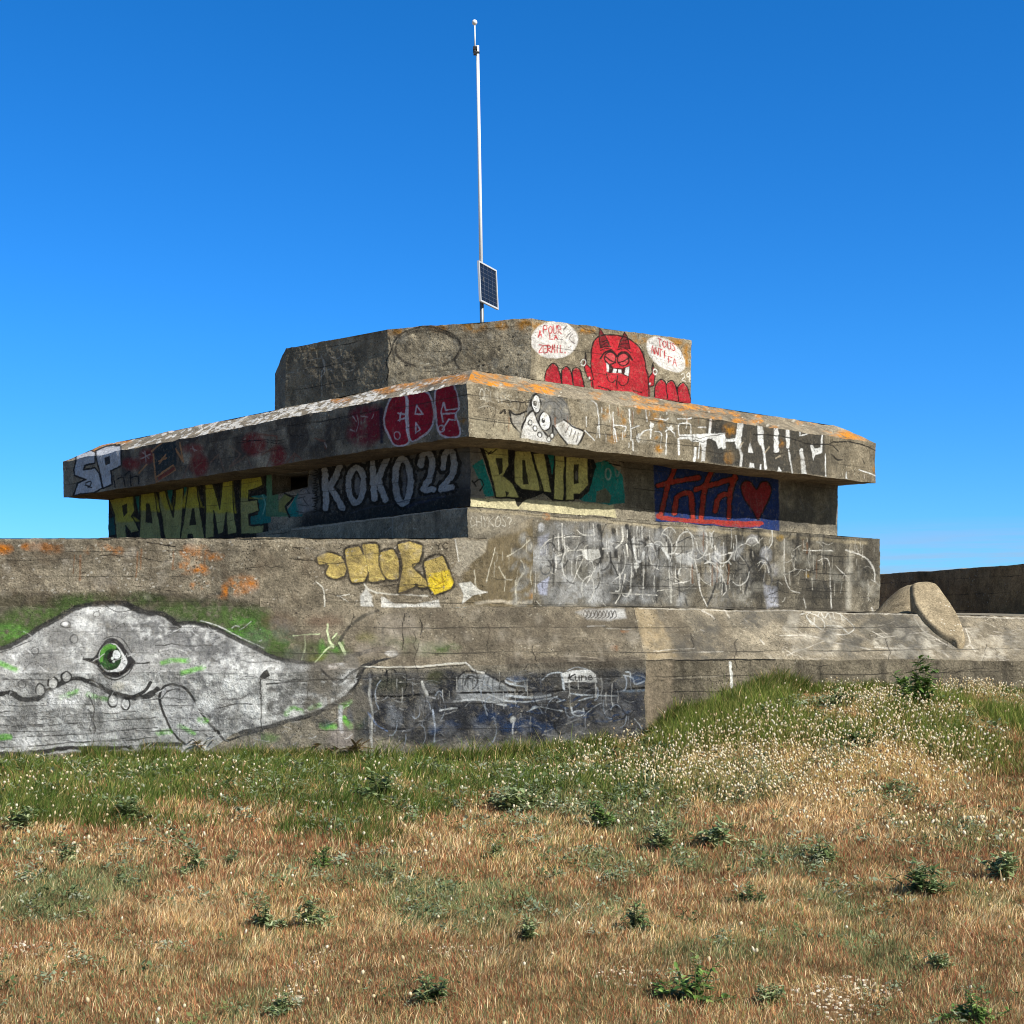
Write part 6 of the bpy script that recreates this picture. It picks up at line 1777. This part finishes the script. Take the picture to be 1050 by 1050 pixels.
W = [
 (274, 952, 42, 32, 'dense blue-green weed, left one of a touching pair in dry grass at lower left', 'blue'),
 (318, 950, 46, 34, 'dense blue-green weed, right one of a touching pair in dry grass at lower left', 'blue'),
 (200, 896, 40, 24, 'low round leafy weed in rust grass at left, with a smaller one on its right', 'blue'),
 (240, 888, 26, 18, 'small leafy weed just right of the low round one at left', 'blue'),
 (333, 892, 34, 26, 'upright leafy weed above the blue-green pair at left', 'green'),
 (652, 955, 44, 40, 'tall leafy weed standing alone right of the pale blue-green grass strip in the middle', 'dark'),
 (524, 832, 54, 28, 'broad blue-green weed in front of the dark lower wall, near its middle', 'blue'),
 (738, 868, 62, 28, 'wide flat blue-green weed left of the seed heads on the right', 'blue'),
 (946, 918, 58, 38, 'biggest dark leafy weed in the dry grass at right', 'dark'),
 (842, 886, 38, 28, 'leafy weed with two tufts between the wide flat one and the biggest dark one', 'blue'),
 (1030, 902, 56, 32, 'leafy weed cut by the right edge of the picture', 'blue'),
 (712, 1026, 62, 38, 'bright green leafy weed near the bottom edge, left of the pale bare patch', 'green'),
 (444, 1030, 48, 30, 'sparse dark leafy weed near the bottom edge, left of centre', 'dark'),
 (541, 964, 38, 22, 'low leafy weed left of the tall one in the middle', 'blue'),
 (135, 842, 46, 24, 'dark leafy weed under the painted fin at left', 'dark'),
 (22, 852, 48, 26, 'leafy weed at the left edge below the painted jaw', 'blue'),
 (388, 822, 64, 30, 'broad dark weed below the painted whale tail', 'dark'),
 (768, 928, 34, 26, 'small dark weed below the wide flat one at right', 'dark'),
 (962, 996, 34, 22, 'little leafy weed right of the pale grass near the bottom right', 'blue'),
 (1000, 1048, 60, 26, 'bright leafy weed at the bottom right edge', 'green'),
 (72, 886, 34, 22, 'small weed among white flower heads at far left', 'blue'),
 (682, 872, 46, 26, 'loose leafy weed in the green patch right of centre', 'blue'),
 (288, 1040, 40, 20, 'sparse weed at the bottom edge, left', 'blue'),
 (508, 880, 26, 16, 'tiny tuft of leaves in rust grass left of centre', 'blue'),
 (790, 1030, 40, 20, 'low weed at the left end of the pale bare patch', 'blue'),
 (615, 850, 46, 30, 'yellow-green bushy weed right of the broad blue-green one', 'green'),
]
for (x, y, w_, h_, lab, kd) in W: weed(x, y, w_, h_, lab, kind=kd)
weed(942, 728, 54, 52, 'bright green bush growing against the low sloping concrete at right', 'bush', None, 'bush', 'green', 1.5)
weed(862, 728, 36, 24, 'small dark bush left of the bright green one by the low concrete', 'bush', None, 'bush', 'dark', 1.3)
weed(310, 778, 96, 58, 'brown dry twiggy weed against the wall under the painted tail', 'dry weed', None, 'dry_weed', 'dry', 3.0)
weed(212, 780, 50, 36, 'brown dry twiggy weed against the wall by the painted fin', 'dry weed', None, 'dry_weed', 'dry', 1.6)
weed(880, 770, 44, 24, 'dark leafy weed among seed heads below the bright green bush', 'weed', 'leafy weeds in the meadow', 'leafy_weed', 'dark')

# ------------------------------------------------------------------ light, sky, camera
SUN_AZ, SUN_EL = rad(50), rad(42.5)          # from behind the camera, to the right
sv = Vector((math.sin(SUN_AZ) * math.cos(SUN_EL), -math.cos(SUN_AZ) * math.cos(SUN_EL), math.sin(SUN_EL)))
ld = bpy.data.lights.new('sun', 'SUN'); ld.energy = 5.0; ld.angle = rad(.53); ld.color = (1.0, .965, .91)
lo = bpy.data.objects.new('sun', ld); COL.objects.link(lo); lo.rotation_euler = sv.to_track_quat('Z', 'Y').to_euler(); lo.location = (20, -15, 30)

world = bpy.data.worlds.new('World'); scene.world = world; world.use_nodes = True
nt = world.node_tree; k = NT(nt)
bg = nt.nodes['Background']; bg.inputs['Strength'].default_value = .075
sky = k.n('ShaderNodeTexSky'); sky.sky_type = 'NISHITA'; sky.sun_disc = False
sky.sun_elevation = SUN_EL; sky.sun_rotation = math.pi - SUN_AZ
sky.air_density = 1.0; sky.dust_density = 0.0; sky.ozone_density = 4.0; sky.altitude = 0
tcw = k.n('ShaderNodeTexCoord').outputs['Generated']
hsv = k.n('ShaderNodeHueSaturation'); hsv.inputs['Saturation'].default_value = SKY_SAT; hsv.inputs['Value'].default_value = SKY_VAL; hsv.inputs['Hue'].default_value = .5 + SKY_HUE
k.l(sky.outputs[0], hsv.inputs['Color'])
# thin cloud bands low over the horizon
sp_ = k.n('ShaderNodeSeparateXYZ'); k.l(tcw, sp_.inputs[0])
mpw = k.n('ShaderNodeMapping'); mpw.inputs['Scale'].default_value = (3.0, 3.0, 60.0); k.l(tcw, mpw.inputs['Vector'])
cl = k.ramp(k.noise(mpw.outputs[0], 1.6, 6, .6), .36, .56)
band = k.math('MULTIPLY', k.ramp(sp_.outputs['Z'], .075, .045), k.ramp(sp_.outputs['Z'], .0, .03))
cl = k.math('MULTIPLY', k.math('MULTIPLY', k.math('MULTIPLY', cl, band), k.ramp(sp_.outputs['X'], .16, .30)), .75)
gr_ = k.n('ShaderNodeValToRGB'); k.l(sp_.outputs['Z'], gr_.inputs[0])
e_ = gr_.color_ramp.elements
for i_, (ps, c_) in enumerate(((0.0, (.42, .90, 1.66)), (.42, (.31, 1.16, 1.64)), (.2, (.38, 1.10, 1.70)), (.75, (.75, .85, .90)))):
    x_ = e_[i_] if i_ < 2 else e_.new(ps)
    x_.position = ps; x_.color = tuple(v / 2 for v in c_) + (1,)
tint = k.mix(1.0, hsv.outputs[0], gr_.outputs[0], 'MULTIPLY')
tint = k.mix(1.0, tint, (2, 2, 2), 'MULTIPLY')
# the sky pales towards the sun
dt = k.n('ShaderNodeVectorMath'); dt.operation = 'DOT_PRODUCT'; k.l(tcw, dt.inputs[0]); dt.inputs[1].default_value = tuple(sv)
tint = k.mix(k.ramp(dt.outputs['Value'], .08, .6), tint, k.mix(1.0, sky.outputs[0], (1.15, 1.05, .85), 'MULTIPLY'))
k.l(k.mix(cl, tint, (4.0, 4.9, 7.0)), bg.inputs['Color'])

cam = bpy.data.cameras.new('camera'); co = bpy.data.objects.new('camera', cam); COL.objects.link(co)
co.location = (0, 0, EYE); co.rotation_euler = (rad(90), 0, 0)
cam.sensor_fit = 'HORIZONTAL'; cam.sensor_width = 36; cam.lens = 36 * FOC / 1050
cam.shift_y = (HY - 525) / 1050; cam.clip_end = 8000; cam.clip_start = .05
scene.camera = co
scene.render.resolution_x = scene.render.resolution_y = 1024
vs = scene.view_settings
scene.display_settings.display_device = 'sRGB'
vs.view_transform = 'Standard'; vs.look = 'None'; vs.exposure = 0.45; vs.gamma = 1.0; vs.use_curve_mapping = False
scene.cycles.max_bounces = 6
scene.cycles.pixel_filter_type = 'BLACKMAN_HARRIS'; scene.cycles.filter_width = 1.05
